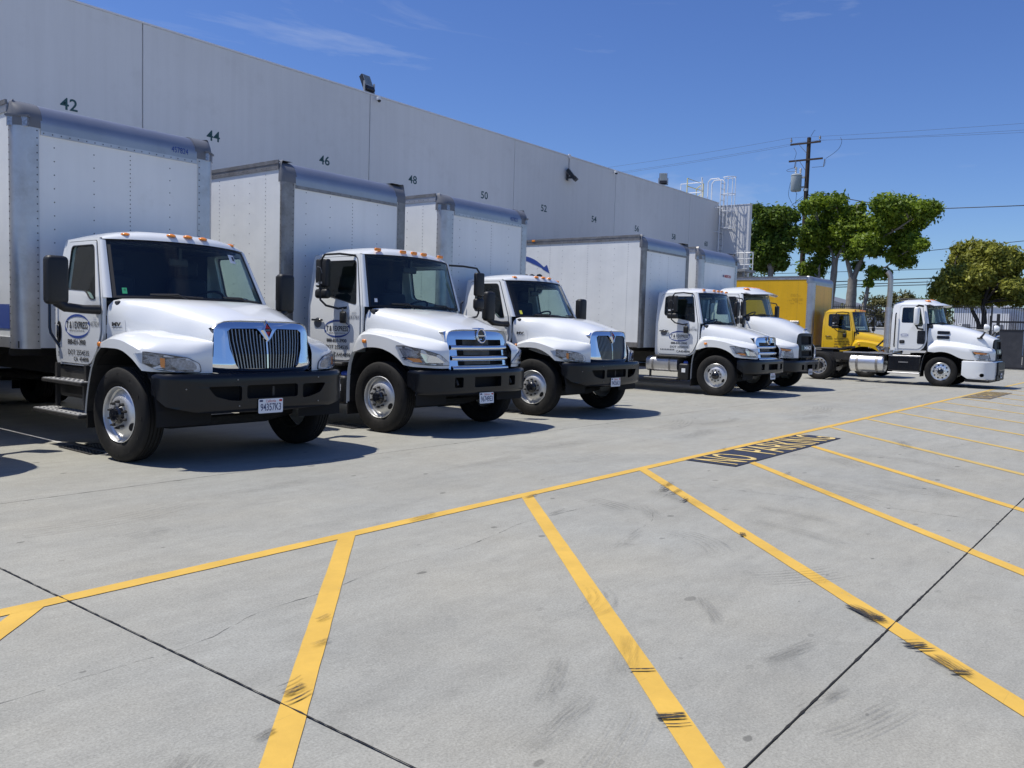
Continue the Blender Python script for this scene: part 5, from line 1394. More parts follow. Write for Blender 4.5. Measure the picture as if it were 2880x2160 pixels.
    if tx == 'te':
        oval_logo(dec, 1.065, 1.408, .285, .13, f)
        for q, a, b_, c, d, bo in (("T & I EXPRESS", 1.305, .82, 1.372, 1.45, .02), ("SERVICE YOU CAN COUNT ON", 1.245, .88, 1.335, 1.353, .01), ("888-831-3900", 1.295, .85, 1.21, 1.262, .025), ("DOT 2554535", 1.315, .82, 1.115, 1.168, .012), ("CA454898", 1.135, .77, 1.005, 1.06, .012)):
            put_text(dec, q, -a, -b_, c, d, f, 'decal_black', bo)
        put_text(dec, number, -.805, -.59, 1.55, 1.605, f, 'decal_grey', 0.0)
        for q in range(2): dec.box(-(xat(1.63) + .0185), -(xat(1.63) + .0175), .65, .75, 1.625 + q * .024, 1.628 + q * .024, 'decal_grey')
        for q in range(9): dec.box(-(xat(1.05) + .0185), -(xat(1.05) + .0175), 1.56 - q * .045, 1.585 - q * .045, 1.055, 1.085, 'decal_black')
    else:
        for q, a, b_, c, d in (("LJC HAPPY", 1.26, .86, 1.40, 1.46), ("TRANSPORT INC.", 1.26, .66, 1.30, 1.36), ("USDOT  2987 28", 1.26, .66, 1.20, 1.26), ("CA#      0503862", 1.26, .66, 1.10, 1.16)):
            put_text(dec, q, -a, -b_, c, d, f, 'decal_brown', .02)
    dec.build('door_lettering', t, 0)
    stk = MB(); stk.grid(lambda u, v: ws(u, v, .004), lin(-.90, -.855, 3), lin(.09, .16, 3), 'decal_white'); stk.build('windscreen_sticker', t, 0)
    part('rear_view_mirror', 'rvmh', t, lambda m: (m.box(-.02, .26, .74, .78, 2.28, 2.38, 'seal', .02, 2), m.box(.08, .12, .70, .76, 2.36, 2.48, 'seal')), 0)
    return t
# ------------------------------------------------------------------ blunt nosed conventionals with black grilles
def truck_mk(X, Y, rz, label, cat, group, k, name, kind):
    t = tag(empty(name, (X, Y, 0), R_(rz)), label, cat, group)
    P_ = 'white_paint'; K = 'mk%.2f' % k; H = mack_hood(k); f_ = lambda y: y * k if y < 0 else y
    xat, ws = cab_shell(t, C_MK, P_, 'mk'); hood_fender(t, H, P_, K)
    yf = f_(-1.46)
    part('sun_visor', 'mkvisor', t, lambda m: (m.grid(lambda u, v: (u * .90, .57 - .32 * (1 - abs(u) ** 2.2) - .22 * v, 2.70 + .03 * (1 - u * u) - .075 * v), lin(-1, 1, 15), lin(0, 1, 3), P_), m.grid(lambda u, v: (u * .90, .57 - .32 * (1 - abs(u) ** 2.2) - .22 * v, 2.672 + .03 * (1 - u * u) - .06 * v), lin(-1, 1, 15), lin(0, 1, 3), P_)), 50)
    marker_lights(t, [(x, .62, 2.81 - .1 * x * x) for x in (-.6, -.2, 0, .2, .6)], (.06, .10, .05), 'mk')
    part('roof_antenna', 'mkant', t, lambda m: (m.tube([(-.3, .75, 2.82), (-.3, .75, 3.5)], .006, 'wire_black', 5), m.box(-.35, .35, .85, 1.6, 2.845, 2.885, 'black_plastic', .01)), 0) if kind == 'tractor' else None
    gf = lambda u, v, w_: (u, yf + .09 * (abs(u) / .6) ** 2 - .02 + lerp(0, .05, (v - .9) / .66) - w_, v)
    out_ = mirror2([(0, 1.585), (.40, 1.575), (.52, 1.54), (.565, 1.45), (.575, .95), (.56, .915), (0, .91)])
    hs = [rect(-.40, .40, 1.27, 1.50, .04), rect(-.40, .40, .95, 1.09, .02)]
    g = part('grille', K + 'gr', t, lambda m: m.plate(out_, hs, -.06, .035, gf, 'black_plastic', ucuts=lin(-.5, .5, 9)), 30)
    part('grille_backing', K + 'grb', g, lambda m: m.plate(out_, [], -.1, -.03, gf, 'void_black', ucuts=lin(-.5, .5, 7)), 0)
    def wordmark(m):
        m.plate([(-.42, 1.115), (-.42, 1.245), (.42, 1.245), (.42, 1.115)], [], .03, .045, gf, 'gloss_black', ucuts=lin(-.4, .4, 5))
        put_text(m, "MACK", -.27, .27, 1.135, 1.225, lambda u, v, w_: gf(u, v, .052), 'lamp_silver', .03)
    part('grille_lettering', K + 'wm', g, wordmark, 0)
    part('hood_ornament', K + 'orn', t, lambda m: (m.tube([(0, yf + .12, 1.60), (0, yf + .08, 1.68), (0, yf + .02, 1.70)], [.03, .028, .02], 'chrome', 8), m.tube([(0, yf + .12, 1.6), (0, yf + .2, 1.63)], .02, 'chrome', 6)), 40)
    cv = curve2d([(1.215, f_(-.5) if k > .8 else -.30), (1.17, f_(-.97)), (1.03, f_(-1.24)), (.83, f_(-1.40)), (.66, f_(-1.455))], -1)
    Lc = cv.length
    ol = rounded([(.30 * Lc, 1.17), (.72 * Lc, 1.13), (.80 * Lc, .925), (.46 * Lc, .925)], .02, 2)
    inn = [(rounded([(.34 * Lc, 1.155), (.66 * Lc, 1.125), (.67 * Lc, 1.085), (.40 * Lc, 1.09)], .008, 2), 'amber_lens', .02), (rounded([(.46 * Lc, 1.06), (.72 * Lc, 1.05), (.74 * Lc, .95), (.50 * Lc, .95)], .02, 2), 'lamp_dark', .016)]
    for s in (-1, 1): headlight(t, K, cv, ol, inn, s, .028)
    if kind == 'tractor':
        BP = plan([(0, -1.53), (.5, -1.52), (.9, -1.45), (1.1, -1.30), (1.2, -1.05), (1.225, -.62)])
        hs = [rect(-.50, .50, .40, .80, .04)] + [[(s * (1.28) + .075 * math.cos(a), .43 + .06 * math.sin(a)) for a in lin(0, 2 * math.pi, 15)[:-1]] for s in (-1, 1)]
        b = bumper_part(t, K + 'bump', BP, .28, .875, P_, hs, .02, .05)
        part('lower_grille', K + 'lg', b, lambda m: (m.box(-.62, .62, -1.565, -1.525, .42, .86, 'black_plastic', .015), m.box(-.66, .66, -1.55, -1.50, .26, .44, 'black_plastic', .02), m.box(-.45, .45, -1.572, -1.56, .58, .60, 'gloss_black')), 0)
        licence_plate(b, -.1, -1.585, .42, "")
        part('chin_valance', K + 'chin', b, lambda m: m.box(-1.1, 1.1, -1.4, -.7, .2, .29, 'black_plastic', .02), 0)
    else:
        BP = plan([(0, -1.08), (.5, -1.075), (.9, -1.03), (1.08, -.93), (1.19, -.78), (1.22, -.58)])
        b = bumper_part(t, K + 'bump', BP, .52, .83, 'bumper_black', [rect(-.2, .2, .58, .72, .02), rect(-.6, -.45, .58, .72, .02), rect(.45, .6, .58, .72, .02)], .02, .06)
        licence_plate(b, .0, -1.10, .52, "")
    alloy = 'alloy' if kind == 'tractor' else 'steel'
    for s in (-1, 1): make_wheel(t, s * 1.06, 0, alloy, .49, .03)
    # hood side vents
    def vents(m):
        hx = lambda y: interp([(f_(-.7), .83), (f_(-.25), .92), (.2, .98), (.47, 1.0)], y)[0]
        for z in (1.545, 1.70):
            fz = lambda u, v, w_: (-(hx(u) - (v - 1.5) * .16 + .012 + w_), u, v)
            m.plate(rounded([(.20, z), (.20, z + .105), (-.16, z + .10), (-.16, z)], .025, 2), [], -.03, .016, fz, 'black_plastic')
            for q in range(3): m.plate([(.17, z + .02 + .03 * q), (.17, z + .028 + .03 * q), (-.13, z + .028 + .03 * q), (-.13, z + .02 + .03 * q)], [], .014, .024, fz, 'gloss_black')
    if kind == 'tractor': part('hood_vents', K + 'vents', t, vents, 0)
    for s in (-1, 1):
        if kind == 'tractor':
            mm = part('mirror', 'mkmir%d' % s, t, lambda m: (m.box(s * 1.30 - .10, s * 1.30 + .10, .70, .86, 1.98, 2.56, P_, .06, 3), m.tube([(s * 1.28, .80, 2.56), (s * 1.22, .76, 2.62), (s * 1.02, .66, 2.60)], .035, 'black_plastic', 8), m.tube([(s * 1.28, .80, 2.0), (s * 1.22, .74, 1.86), (s * 1.05, .62, 1.84)], .03, 'black_plastic', 8)), 40)
            hm = part('hood_mirror', 'mkhmir%d' % s, t, lambda m: (m.tube([(s * .68, -1.02, 1.62), (s * .80, -1.12, 1.74), (s * .90, -1.18, 1.84)], [.04, .028, .03], 'black_plastic', 8), m.box(s * .66 - .1, s * .66 + .06, -1.08, -.92, 1.585, 1.625, 'black_plastic', .015),
                m.lathe([(.0, -.10), (.07, -.09), (.115, -.03), (.125, .03), (.12, .05), (0, .05)], (s * .93, -1.2, 1.93), (0, 1, 0), P_, 18)), 40)
        else: bracket_mirror(t, s, False, 'mk')
    part('grab_handle', 'mkgrab', t, lambda m: m.tube([(-1.08, 1.46, 2.36), (-1.13, 1.46, 2.32), (-1.13, 1.47, 1.30), (-1.08, 1.47, 1.24)], .022, 'gloss_black', 8), 40)
    f = lambda u, v, w_: (-(xat(v) + .0165 + w_), -u, v)
    part('door_handle', 'mkhandle', t, lambda m: (m.plate(rect(-1.32, -1.16, 1.36, 1.47, .03), [], 0, .008, f, 'black_plastic'), m.box(-1.09, -1.06, 1.2, 1.29, 1.40, 1.43, 'gloss_black', .006)), 0)
    if kind == 'tractor':
        part('lower_door_window', 'mkldw', t, lambda m: m.plate(rect(-.78, -.60 + .06, 1.36, 1.80, .05), [], -.002, .004, f, 'gloss_black'), 0)
        dec = MB(); dec.plate(rect(-1.30, -1.05, 1.58, 1.70, .01), [], .0, .002, f, 'decal_white')
        th = lin(0, 2 * math.pi, 25); dec.add([f(-1.175 + a * math.cos(q), 1.64 + a * .42 * math.sin(q), .004) for q in th for a in (.105, .118)], [(2 * i, 2 * i + 1, 2 * i + 3, 2 * i + 2) for i in range(24)], 'decal_blue')
        put_text(dec, "T & I EXPRESS", -1.265, -1.085, 1.62, 1.655, lambda u, v, w_: f(u, v, .004), 'decal_blue'); dec.build('door_lettering', t, 0)
    part('rear_view_shade', 'mkshade', t, lambda m: m.box(-.6, .6, 1.4, 1.5, 2.45, 2.6, 'cab_lining'), 0)
    return t, xat

def tractor_rear(t):
    make_chassis(t, 5.0, 3.93, .49, 'alloy', 'tractor')
    def tank(m):
        m.lathe([(0, -.56), (.27, -.56), (.305, -.53), (.31, -.5), (.31, .5), (.305, .53), (.27, .56), (0, .56)], (-.92, 2.32, .66), (0, 1, 0), 'polished_alloy', 36)
        m.lathe([(.05, 0), (.05, .05), (.0, .06)], (-.98, 2.0, .955), (-.2, 0, 1), 'dull_aluminium', 12)
    tk = part('fuel_tank', 'trtank', t, tank, 40)
    for y in (1.98, 2.62): part('tank_strap', 'trstrap', tk, lambda m: m.lathe([(.31, -.04), (.318, -.04), (.318, .04), (.31, .04)], (-.92, 0, .66), (0, 1, 0), 'dull_aluminium', 36), 40).location = (0, y, 0)
    part('tank_top_step', 'trtop', t, lambda m: (m.box(-1.16, -.5, 1.5, 3.1, .985, 1.02, 'aluminium'), m.box(-.5, .5, 1.6, 2.4, 1.0, 1.03, 'dull_aluminium')), 0)
    def stack(m):
        m.tube([(-.93, 1.74, .95), (-.93, 1.74, 1.3)], .07, 'dull_aluminium', 14)
        m.tube([(-.93, 1.74, 1.22), (-.93, 1.74, 2.56)], .115, 'aluminium', 20)
        m.tube([(-.93, 1.74, 2.5), (-.93, 1.74, 3.45), (-.93, 1.75, 3.58), (-.93, 1.79, 3.68), (-.93, 1.86, 3.75)], [.085, .085, .085, .085, .083], 'stack_steel', 20)
    part('exhaust_stack', 'trstack', t, stack, 40)
    def heat(m):
        for i in range(5):
            for j in range(5): m.disc((-1.046 + .02 * abs(j - 2) ** 1.5 * .35, 1.68 + .03 * j, 1.34 + .035 * i), (-1, 0, 0), .009, 'void_black', 6)
    part('heat_shield_holes', 'trheat', t, heat, 0)
    part('battery_box', 'trbat', t, lambda m: (m.box(-1.13, -.5, .62, 1.62, .44, .93, 'gloss_black', .03, 2), m.box(-1.19, -.95, .62, 1.62, .36, .40, 'aluminium', .01), m.box(-1.15, -.9, .62, 1.62, .93, .97, 'aluminium', .01), m.box(-1.14, -1.12, 1.0, 1.3, .72, .76, 'dull_aluminium')), 0)
    def fifth(m):
        m.box(-.45, .45, 3.5, 4.3, 1.06, 1.12, 'dark_metal', .02); m.box(-.4, -.3, 3.7, 4.1, .98, 1.06, 'dark_metal'); m.box(.3, .4, 3.7, 4.1, .98, 1.06, 'dark_metal')
        m.add([(-.45, 3.5, 1.10), (.45, 3.5, 1.10), (.40, 3.15, 1.20), (-.40, 3.15, 1.20), (-.45, 3.5, 1.04), (.45, 3.5, 1.04), (.40, 3.15, 1.14), (-.40, 3.15, 1.14)], [(0, 1, 2, 3), (4, 7, 6, 5), (0, 3, 7, 4), (1, 5, 6, 2), (3, 2, 6, 7)], 'dark_metal')
    part('fifth_wheel', 'trfifth', t, fifth, 0)
    def lines_(m):
        for q, c in ((-.2, 'gloss_black'), (-.1, 'gloss_black'), (0, 'gloss_black')): m.tube([(q - .5, 1.62, 1.9), (q - .55, 1.8, 1.3), (q - .45, 2.0, 1.15), (q - .35, 2.2, 1.2), (q - .3, 1.75, 1.7)], .014, c, 6)
    part('air_lines', 'trlines', t, lines_, 0)

# ------------------------------------------------------------------ the trucks
t0 = truck_mv(2.08, 9.65, 0, "white box truck parked nearest the camera, only its shadow reaching the frame", "457825", "94358K3", False, name='box_truck')
make_box(t0, 2.12, key='mv0')
t1 = truck_mv(5.47, 8.5, 0, "white box truck with tall barred chrome grille, plate 94357K3", "457824", "94357K3", False)
make_box(t1, 2.16, z1=3.965, hw=1.285, key='mv1')
bandm = MB(); bandm.grid(lambda u, v: (-1.2885, u, v), lin(2.34, 11, 2), (1.31, 1.60), 'decal_blue'); bandm.build('blue_band', t1, 0)
capy = lambda v, y0, z1, R=.25: y0 - .008 + R * (1 - math.sqrt(max(0, 1 - (max(0, v - z1 + R) / R) ** 2))) - .005
nm = MB(); put_text(nm, "457824", .635, .875, 3.69, 3.765, lambda u, v, w_: (u, capy(v, 2.16, 3.965), v), 'decal_blue', 0.0); nm.build('fleet_number', t1, 0)
t2 = truck_hn(9.18, 8.62, 0, "white box truck with round badge on its barred grille, plate 96749E3", "693783", "96749E3")
make_box(t2, 2.05, z1=3.90, hw=1.285, r=.05, fl=.16, fls=.0, R=.27, cap='cap_grey', capm='roof_cap', post='dull_aluminium', key='hn', vent=False)
t3 = truck_mv(12.78, 8.7, 0, "white box truck with tall barred chrome grille, plate 94356K3", "457823", "94356K3", True)
make_box(t3, 2.03, z1=3.92, key='mv3')
nm = MB(); put_text(nm, "457823", .64, .88, 3.64, 3.72, lambda u, v, w_: (u, capy(v, 2.03, 3.92), v), 'decal_blue', 0.0); nm.build('fleet_number', t3, 0)
t4 = truck_hn(20.22, 8.75, 0, "white box truck with a blue arrow and black letters on its long side", "693782", "")
make_box(t4, 2.05, z1=3.94, r=.05, fl=.16, fls=.0, R=.27, cap='cap_grey', post='dull_aluminium', key='hn4', vent=False)
# large side logo of the fourth truck
lg = MB(); fs = lambda u, v, w_: (-1.2985, -u, v)
A0 = [(-5.53, 3.43), (-5.31, 3.32), (-5.18, 3.20)]; A1 = [(-5.53, 3.29), (-5.33, 3.22), (-5.22, 3.145)]
arcT = [(-6.9, 3.40), (-6.3, 3.52), (-5.8, 3.50), (-5.52, 3.425), (-5.31, 3.315), (-5.13, 3.185)]
arcB = [(-6.9, 3.38), (-6.3, 3.43), (-5.8, 3.38), (-5.52, 3.285), (-5.33, 3.215), (-5.17, 3.145)]
a = smooth_tab(arcT, 20); b = smooth_tab(arcB, 20)
lg.add([fs(p[0], p[1], 0) for p in a] + [fs(p[0], p[1], 0) for p in b], [(i, 20 + i, 21 + i, i + 1) for i in range(19)], 'decal_blue')
lg.add([fs(-5.03, 3.245, 0), fs(-4.93, 3.01, 0), fs(-5.20, 3.14, 0), fs(-5.14, 3.175, 0)], [(0, 1, 3), (3, 1, 2)], 'decal_blue')
put_text(lg, "T & I EXPRESS", -8.6, -5.16, 2.45, 3.0, fs, 'decal_black', .03)
lg.build('side_logo', t4, 0)
t5, xa = truck_mk(23.6, 9.12, 0, "white box truck with a blunt black grille between two other trucks", 'box truck', 'white box trucks backed up to the dock doors', .66, 'box_truck', 'box')
make_chassis(t5, 10.2, 6.4, .49, 'steel', 'std')
make_box(t5, 1.72, z0=1.15, z1=3.95, r=.10, fl=.14, R=.30, cap='dull_aluminium', key='mk', vent=True, lamps=False, cols=(0.1,))
am = MB(); put_text(am, "AMERICAN", .30, .78, 3.18, 3.27, lambda u, v, w_: (u, 1.72 - .0015, v), 'decal_red', .02); am.box(.20, .27, 1.7165, 1.7185, 3.19, 3.26, 'plate_navy'); am.build('front_lettering', t5, 0)
t6, xa = truck_mk(31.3, 6.05, 0, "white day cab tractor with a tall exhaust stack and no trailer", 'tractor unit', None, 1.0, 'tractor_unit', 'tractor')
tractor_rear(t6)
t7 = truck_hn(34.95, 9.4, 0, "yellow box truck behind the white tractor unit", "", "", 'yellow_paint', 'box truck', None, tx='ljc')
make_box(t7, 2.1, z0=1.15, z1=3.88, r=.19, fl=.10, R=.22, paint='box_yellow', post='aluminium', cap='roof_cap', key='ye', vent=False, lamps=False)
rb = MB(); rb.box(-1.33, -1.295, 2.6, 11, 1.98, 2.10, 'aluminium', .01); rb.build('rub_rail', t7, 0)
gm = MB(); fq = lambda y, z: (-1.2945, y, z)
rg = random.Random(4)
for z in (2.80, 2.86, 2.92, 2.98, 3.10, 3.16, 3.22):
    y = 2.50
    while y < 2.94:
        w_ = rg.uniform(.04, .14)
        if rg.random() < .7: gm.add([fq(y, z - .02), fq(y + w_, z - .02), fq(y + w_, z + .02), fq(y, z + .02)], [(0, 1, 2, 3)], 'ghost_yellow')
        y += w_ + rg.uniform(.01, .05)
gm.build('faded_marking', t7, 0)
# crown clumps: (x, y, z, radius) in metres
CLUMPS_BIG = [(59.16, 20.8, 10.44, 0.7), (60.14, 20.41, 10.92, 0.75), (59.58, 19.11, 10.76, 0.74), (60.33, 18.05, 10.14, 0.51), (60.4, 17.73, 10.41, 0.41), (58.61, 15.85, 10.23, 0.79), (58.44, 14.97, 10.07, 0.87), (61.08, 14.7, 10.21, 0.9), (59.23, 13.36, 9.72, 0.86), (59.15, 12.88, 9.85, 0.6), (61.59, 20.92, 9.71, 0.87), (59.9, 20.68, 8.66, 1.04), (61.08, 19.69, 9.3, 1.04), (59.92, 18.4, 8.93, 1.11), (60.45, 17.31, 9.11, 0.92), (58.88, 15.7, 9.21, 0.8), (60.43, 15.17, 9.27, 0.81), (61.18, 14.26, 9.31, 0.72), (60.07, 20.99, 8.03, 0.86), (60.77, 20.09, 8.07, 1.05), (60.55, 18.72, 7.99, 1.03), (58.6, 16.72, 7.73, 0.89), (60.83, 16.63, 7.48, 0.64), (60.29, 14.97, 7.83, 0.72), (59.36, 14.08, 7.7, 0.79), (58.5, 13.31, 7.51, 0.51), (61.17, 14.87, 6.83, 0.73), (59.91, 15.25, 7.09, 0.63), (60.7, 20.37, 6.74, 0.76), (61.21, 21.38, 6.33, 0.73), (60.69, 20.51, 5.99, 0.57), (61.35, 17.97, 6.55, 0.47), (59.66, 16.4, 5.94, 0.54), (60.96, 16.05, 5.93, 0.46), (59.82, 16.75, 5.23, 0.36), (61.39, 20.22, 10.32, 0.67), (61.21, 19.03, 10.13, 0.57)]
CLUMPS_LEFT = [(56.03, 23.29, 9.93, 0.55), (56.13, 22.64, 9.54, 0.73), (56.32, 21.78, 9.6, 0.82), (58.12, 21.61, 9.72, 0.56), (56.85, 23.17, 8.73, 0.93), (57.3, 22.2, 8.64, 0.93), (56.52, 20.97, 8.5, 0.54), (57.02, 23.58, 7.84, 0.66), (56.73, 22.49, 7.59, 0.92), (56.64, 21.33, 7.63, 0.64), (57.2, 23.12, 6.82, 0.84), (57.2, 22.06, 6.69, 0.74), (57.97, 22.91, 6.31, 0.57), (57.44, 23.58, 6.38, 0.47), (58.03, 22.07, 6.3, 0.38)]
CLUMPS_RIGHT = [(61.93, 11.65, 7.42, 0.61), (62.28, 11.01, 7.63, 0.6), (61.45, 10.09, 7.39, 0.66), (60.12, 9.24, 7.11, 0.57), (61.94, 8.82, 7.07, 0.65), (62.21, 8.44, 6.82, 0.52), (62.05, 11.82, 6.7, 0.68), (61.18, 10.88, 6.67, 0.73), (61.56, 10.06, 6.55, 0.86), (60.25, 8.99, 6.36, 0.7), (61.86, 8.48, 6.28, 0.52), (61.19, 11.91, 5.83, 0.67), (60.44, 10.99, 5.77, 0.79), (59.86, 10.01, 5.59, 0.84), (61.92, 9.42, 5.71, 0.79), (62.27, 8.79, 5.79, 0.59), (59.93, 12.17, 5.29, 0.59), (61.78, 12.83, 4.94, 0.55), (60.77, 12.85, 4.55, 0.4), (60.09, 11.88, 4.78, 0.73), (60.46, 11.12, 4.86, 0.79), (61.7, 10.38, 4.79, 0.86), (61.97, 9.5, 4.86, 0.86), (59.81, 8.4, 4.87, 0.63), (61.3, 8.05, 5.08, 0.58), (59.82, 11.97, 4.17, 0.46), (61.57, 11.64, 4.18, 0.61), (60.56, 10.62, 4.14, 0.59), (61.99, 9.99, 4.21, 0.53), (62.25, 9.16, 4.29, 0.59), (61.01, 8.19, 4.3, 0.64), (62.3, 7.88, 4.75, 0.59), (60.51, 7.45, 4.02, 0.44)]
# ------------------------------------------------------------------ boundary wall, fence, gate
def leaf_mat(name, a, b, tr=0.35):
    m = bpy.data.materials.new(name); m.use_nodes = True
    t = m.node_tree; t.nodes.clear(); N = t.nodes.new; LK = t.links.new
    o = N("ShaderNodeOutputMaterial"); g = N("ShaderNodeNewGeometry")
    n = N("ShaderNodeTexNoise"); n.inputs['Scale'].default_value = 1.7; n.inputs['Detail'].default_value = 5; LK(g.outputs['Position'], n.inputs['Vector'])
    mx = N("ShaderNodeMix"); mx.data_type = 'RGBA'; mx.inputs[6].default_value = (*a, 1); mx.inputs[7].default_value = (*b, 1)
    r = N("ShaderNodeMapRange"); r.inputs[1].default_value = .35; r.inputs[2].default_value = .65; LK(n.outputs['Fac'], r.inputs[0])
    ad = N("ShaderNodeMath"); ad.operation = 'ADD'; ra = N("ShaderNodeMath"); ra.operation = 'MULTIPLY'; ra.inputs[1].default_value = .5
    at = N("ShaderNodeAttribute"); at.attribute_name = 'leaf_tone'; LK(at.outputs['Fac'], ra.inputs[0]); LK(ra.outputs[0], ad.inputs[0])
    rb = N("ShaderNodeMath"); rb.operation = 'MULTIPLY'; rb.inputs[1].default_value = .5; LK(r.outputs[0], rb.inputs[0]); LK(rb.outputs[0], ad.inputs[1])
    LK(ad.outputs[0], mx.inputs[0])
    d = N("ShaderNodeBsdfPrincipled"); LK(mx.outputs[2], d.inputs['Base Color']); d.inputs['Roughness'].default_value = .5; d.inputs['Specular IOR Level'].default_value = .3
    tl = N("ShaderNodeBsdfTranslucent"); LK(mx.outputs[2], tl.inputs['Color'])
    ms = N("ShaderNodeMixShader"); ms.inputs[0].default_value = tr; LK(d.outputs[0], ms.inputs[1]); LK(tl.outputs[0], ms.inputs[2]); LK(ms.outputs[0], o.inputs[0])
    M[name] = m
leaf_mat('ficus_leaf', (0.035, 0.085, 0.010), (0.33, 0.43, 0.04), .4)
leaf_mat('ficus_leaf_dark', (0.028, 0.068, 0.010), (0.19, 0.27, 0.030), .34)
leaf_mat('olive_leaf', (0.10, 0.115, 0.016), (0.47, 0.47, 0.085), .38)
leaf_mat('dry_leaf', (0.06, 0.07, 0.02), (0.24, 0.22, 0.08), .3)
mat('bark', (0.26, 0.235, 0.205), .85, var=(5, .3), bump=(18, .5))
mat('bark_dark', (0.05, 0.042, 0.038), .9, var=(5, .3))

def crown(name, parent, clumps, n, size, m_, seed, grow=1.0):
    r = np.random.default_rng(seed)
    clumps = [(c[0], c[1], c[2], c[3] * grow) for c in clumps]
    vol = np.array([c[3] ** 2 for c in clumps]); vol = vol / vol.sum()
    pick = r.choice(len(clumps), n, p=vol); C_ = np.array(clumps)[pick]
    d = r.normal(size=(n, 3)); d /= np.linalg.norm(d, axis=1)[:, None]
    rad = C_[:, 3] * (r.random(n) ** .5) * r.choice([1, 1, 1, 1.15, 1.38], n, p=[.3, .25, .2, .17, .08])
    c = C_[:, :3] + d * rad[:, None] * np.array([1, 1, .82])
    # leaves sit in sprays: pull leaves toward random sprig points
    k = max(8, n // 14); sp = c[r.choice(n, k)]; own = r.integers(0, k, n)
    near = np.linalg.norm(sp[own] - c, axis=1) < 3.0
    c = np.where((r.random(n) < .55)[:, None] & near[:, None] & (np.linalg.norm(sp[own] - C_[:, :3], axis=1) < C_[:, 3] * 1.2)[:, None], sp[own] + r.normal(scale=.10, size=(n, 3)), c)
    nrm = d * .7 + r.normal(size=(n, 3)) * .7 + np.array([0, 0, .45]); nrm /= np.linalg.norm(nrm, axis=1)[:, None]
    u = np.cross(nrm, r.normal(size=(n, 3))); u /= np.linalg.norm(u, axis=1)[:, None]; v = np.cross(nrm, u)
    s_ = size * r.uniform(.5, 1.6, n)[:, None]
    bend = nrm * s_ * .25
    P = np.stack([c - u * s_, c + v * s_ * .5 - bend * .3, c + u * s_ - bend, c - v * s_ * .5 - bend * .3], 1).reshape(-1, 3)
    me = bpy.data.meshes.new(name)
    me.vertices.add(4 * n); me.vertices.foreach_set('co', P.astype(np.float32).ravel())
    me.loops.add(4 * n); me.loops.foreach_set('vertex_index', np.arange(4 * n, dtype=np.int32))
    me.polygons.add(n); me.polygons.foreach_set('loop_start', np.arange(0, 4 * n, 4, dtype=np.int32))
    try: me.polygons.foreach_set('loop_total', np.full(n, 4, dtype=np.int32))
    except Exception: pass
    me.materials.append(M[m_])
    at = me.attributes.new('leaf_tone', 'FLOAT', 'POINT'); at.data.foreach_set('value', np.repeat(r.random(n), 4).astype(np.float32))
    me.update(); me.validate()
    o = link(name, me, parent)
    return o

wall = MB(); wall.box(54.0, 54.2, 8.35, 60, 0, 2.12, 'block_wall')
for k in range(int((60 - 8.4) / .4)): wall.box(53.994, 54.0, 8.4 + .4 * k, 8.404 + .4 * k, .02, 2.1, 'gasket_grey') if False else None
wall.box(53.97, 54.23, 8.33, 60, 2.12, 2.17, 'block_wall', .01)
tag(wall.build('block_wall', smooth=0), "low pale block wall under the black iron fence", "wall")
def fence(y0, y1, x, zb, zt, label):
    o = tag(empty('iron_fence', (x, y0, 0)), label, 'fence')
    def pk(m):
        for y in np.arange(.05, y1 - y0, .115):
            m.box(-.012, .012, y - .012, y + .012, zb, zt + .12, 'iron_black')
    tag(part('pickets', 'pk' + label, o, pk, 0), kind='stuff')
    for z in (zb + .1, zt - .02): 
        mb = MB(); mb.box(-.02, .02, 0, y1 - y0, z - .02, z + .02, 'iron_black'); mb.build('rail', o, 0)
    for y in np.arange(0, y1 - y0, 2.4):
        part('post', 'fpost' + label, o, lambda m: m.box(-.03, .03, -.03, .03, 0, zt + .1, 'iron_black'), 0).location = (0, float(y), 0)
    return o
fence(8.4, 45, 54.1, 2.17, 3.42, "black iron fence on top of the pale block wall")
fence(-30, 8.2, 55.7, .1, 3.46, "tall black iron fence behind the dark gate")
gate = tag(empty('yard_gate', (53.6, 8.0, 0)), "dark sheeted sliding gate at the right edge of the yard", 'gate')
for y in (0, -3.0, -6.0):
    mb = MB(); mb.box(-.05, .05, y - .08, y + .08, 0, 3.05, 'iron_black', .01); mb.build('gate_post', gate, 0)
mb = MB(); mb.box(-.05, .05, .30, .42, 0, 2.95, 'iron_black'); mb.build('gate_post', gate, 0)
for k in range(5):
    mb = MB(); mb.box(-.02, .02, -.10 - 1.19 * k - 1.15, -.10 - 1.19 * k, .12, 2.12, 'gate_sheet'); mb.build('sheet', gate, 0)
mb = MB(); mb.box(-.04, .04, -6, 0, .03, .12, 'iron_black'); mb.box(-.04, .04, -6, .3, 2.56, 2.66, 'iron_black'); mb.box(-.04, .04, -6, 0, 2.12, 2.2, 'iron_black')
for y in np.arange(-5.9, -.05, .13): mb.box(-.008, .008, y - .008, y + .008, 2.2, 2.56, 'iron_black')
mb.build('gate_frame', gate, 0)
gb = MB(); gb.box(53.3, 53.5, 7.75, 8.0, 0, .16, 'far_white', .02); tag(gb.build('kerb_block', smooth=0), "small white block at the foot of the gate", "block")
sg = MB(); sg.box(53.93, 53.96, 9.86, 10.04, 2.20, 2.32, 'decal_white'); sg.box(53.93, 53.96, 9.86, 10.04, 2.35, 2.50, 'decal_white'); sg.box(53.926, 53.93, 9.92, 9.98, 2.40, 2.46, 'decal_black')
tag(sg.build('fence_sign', smooth=0), "small white sign fixed low on the iron fence", "sign")

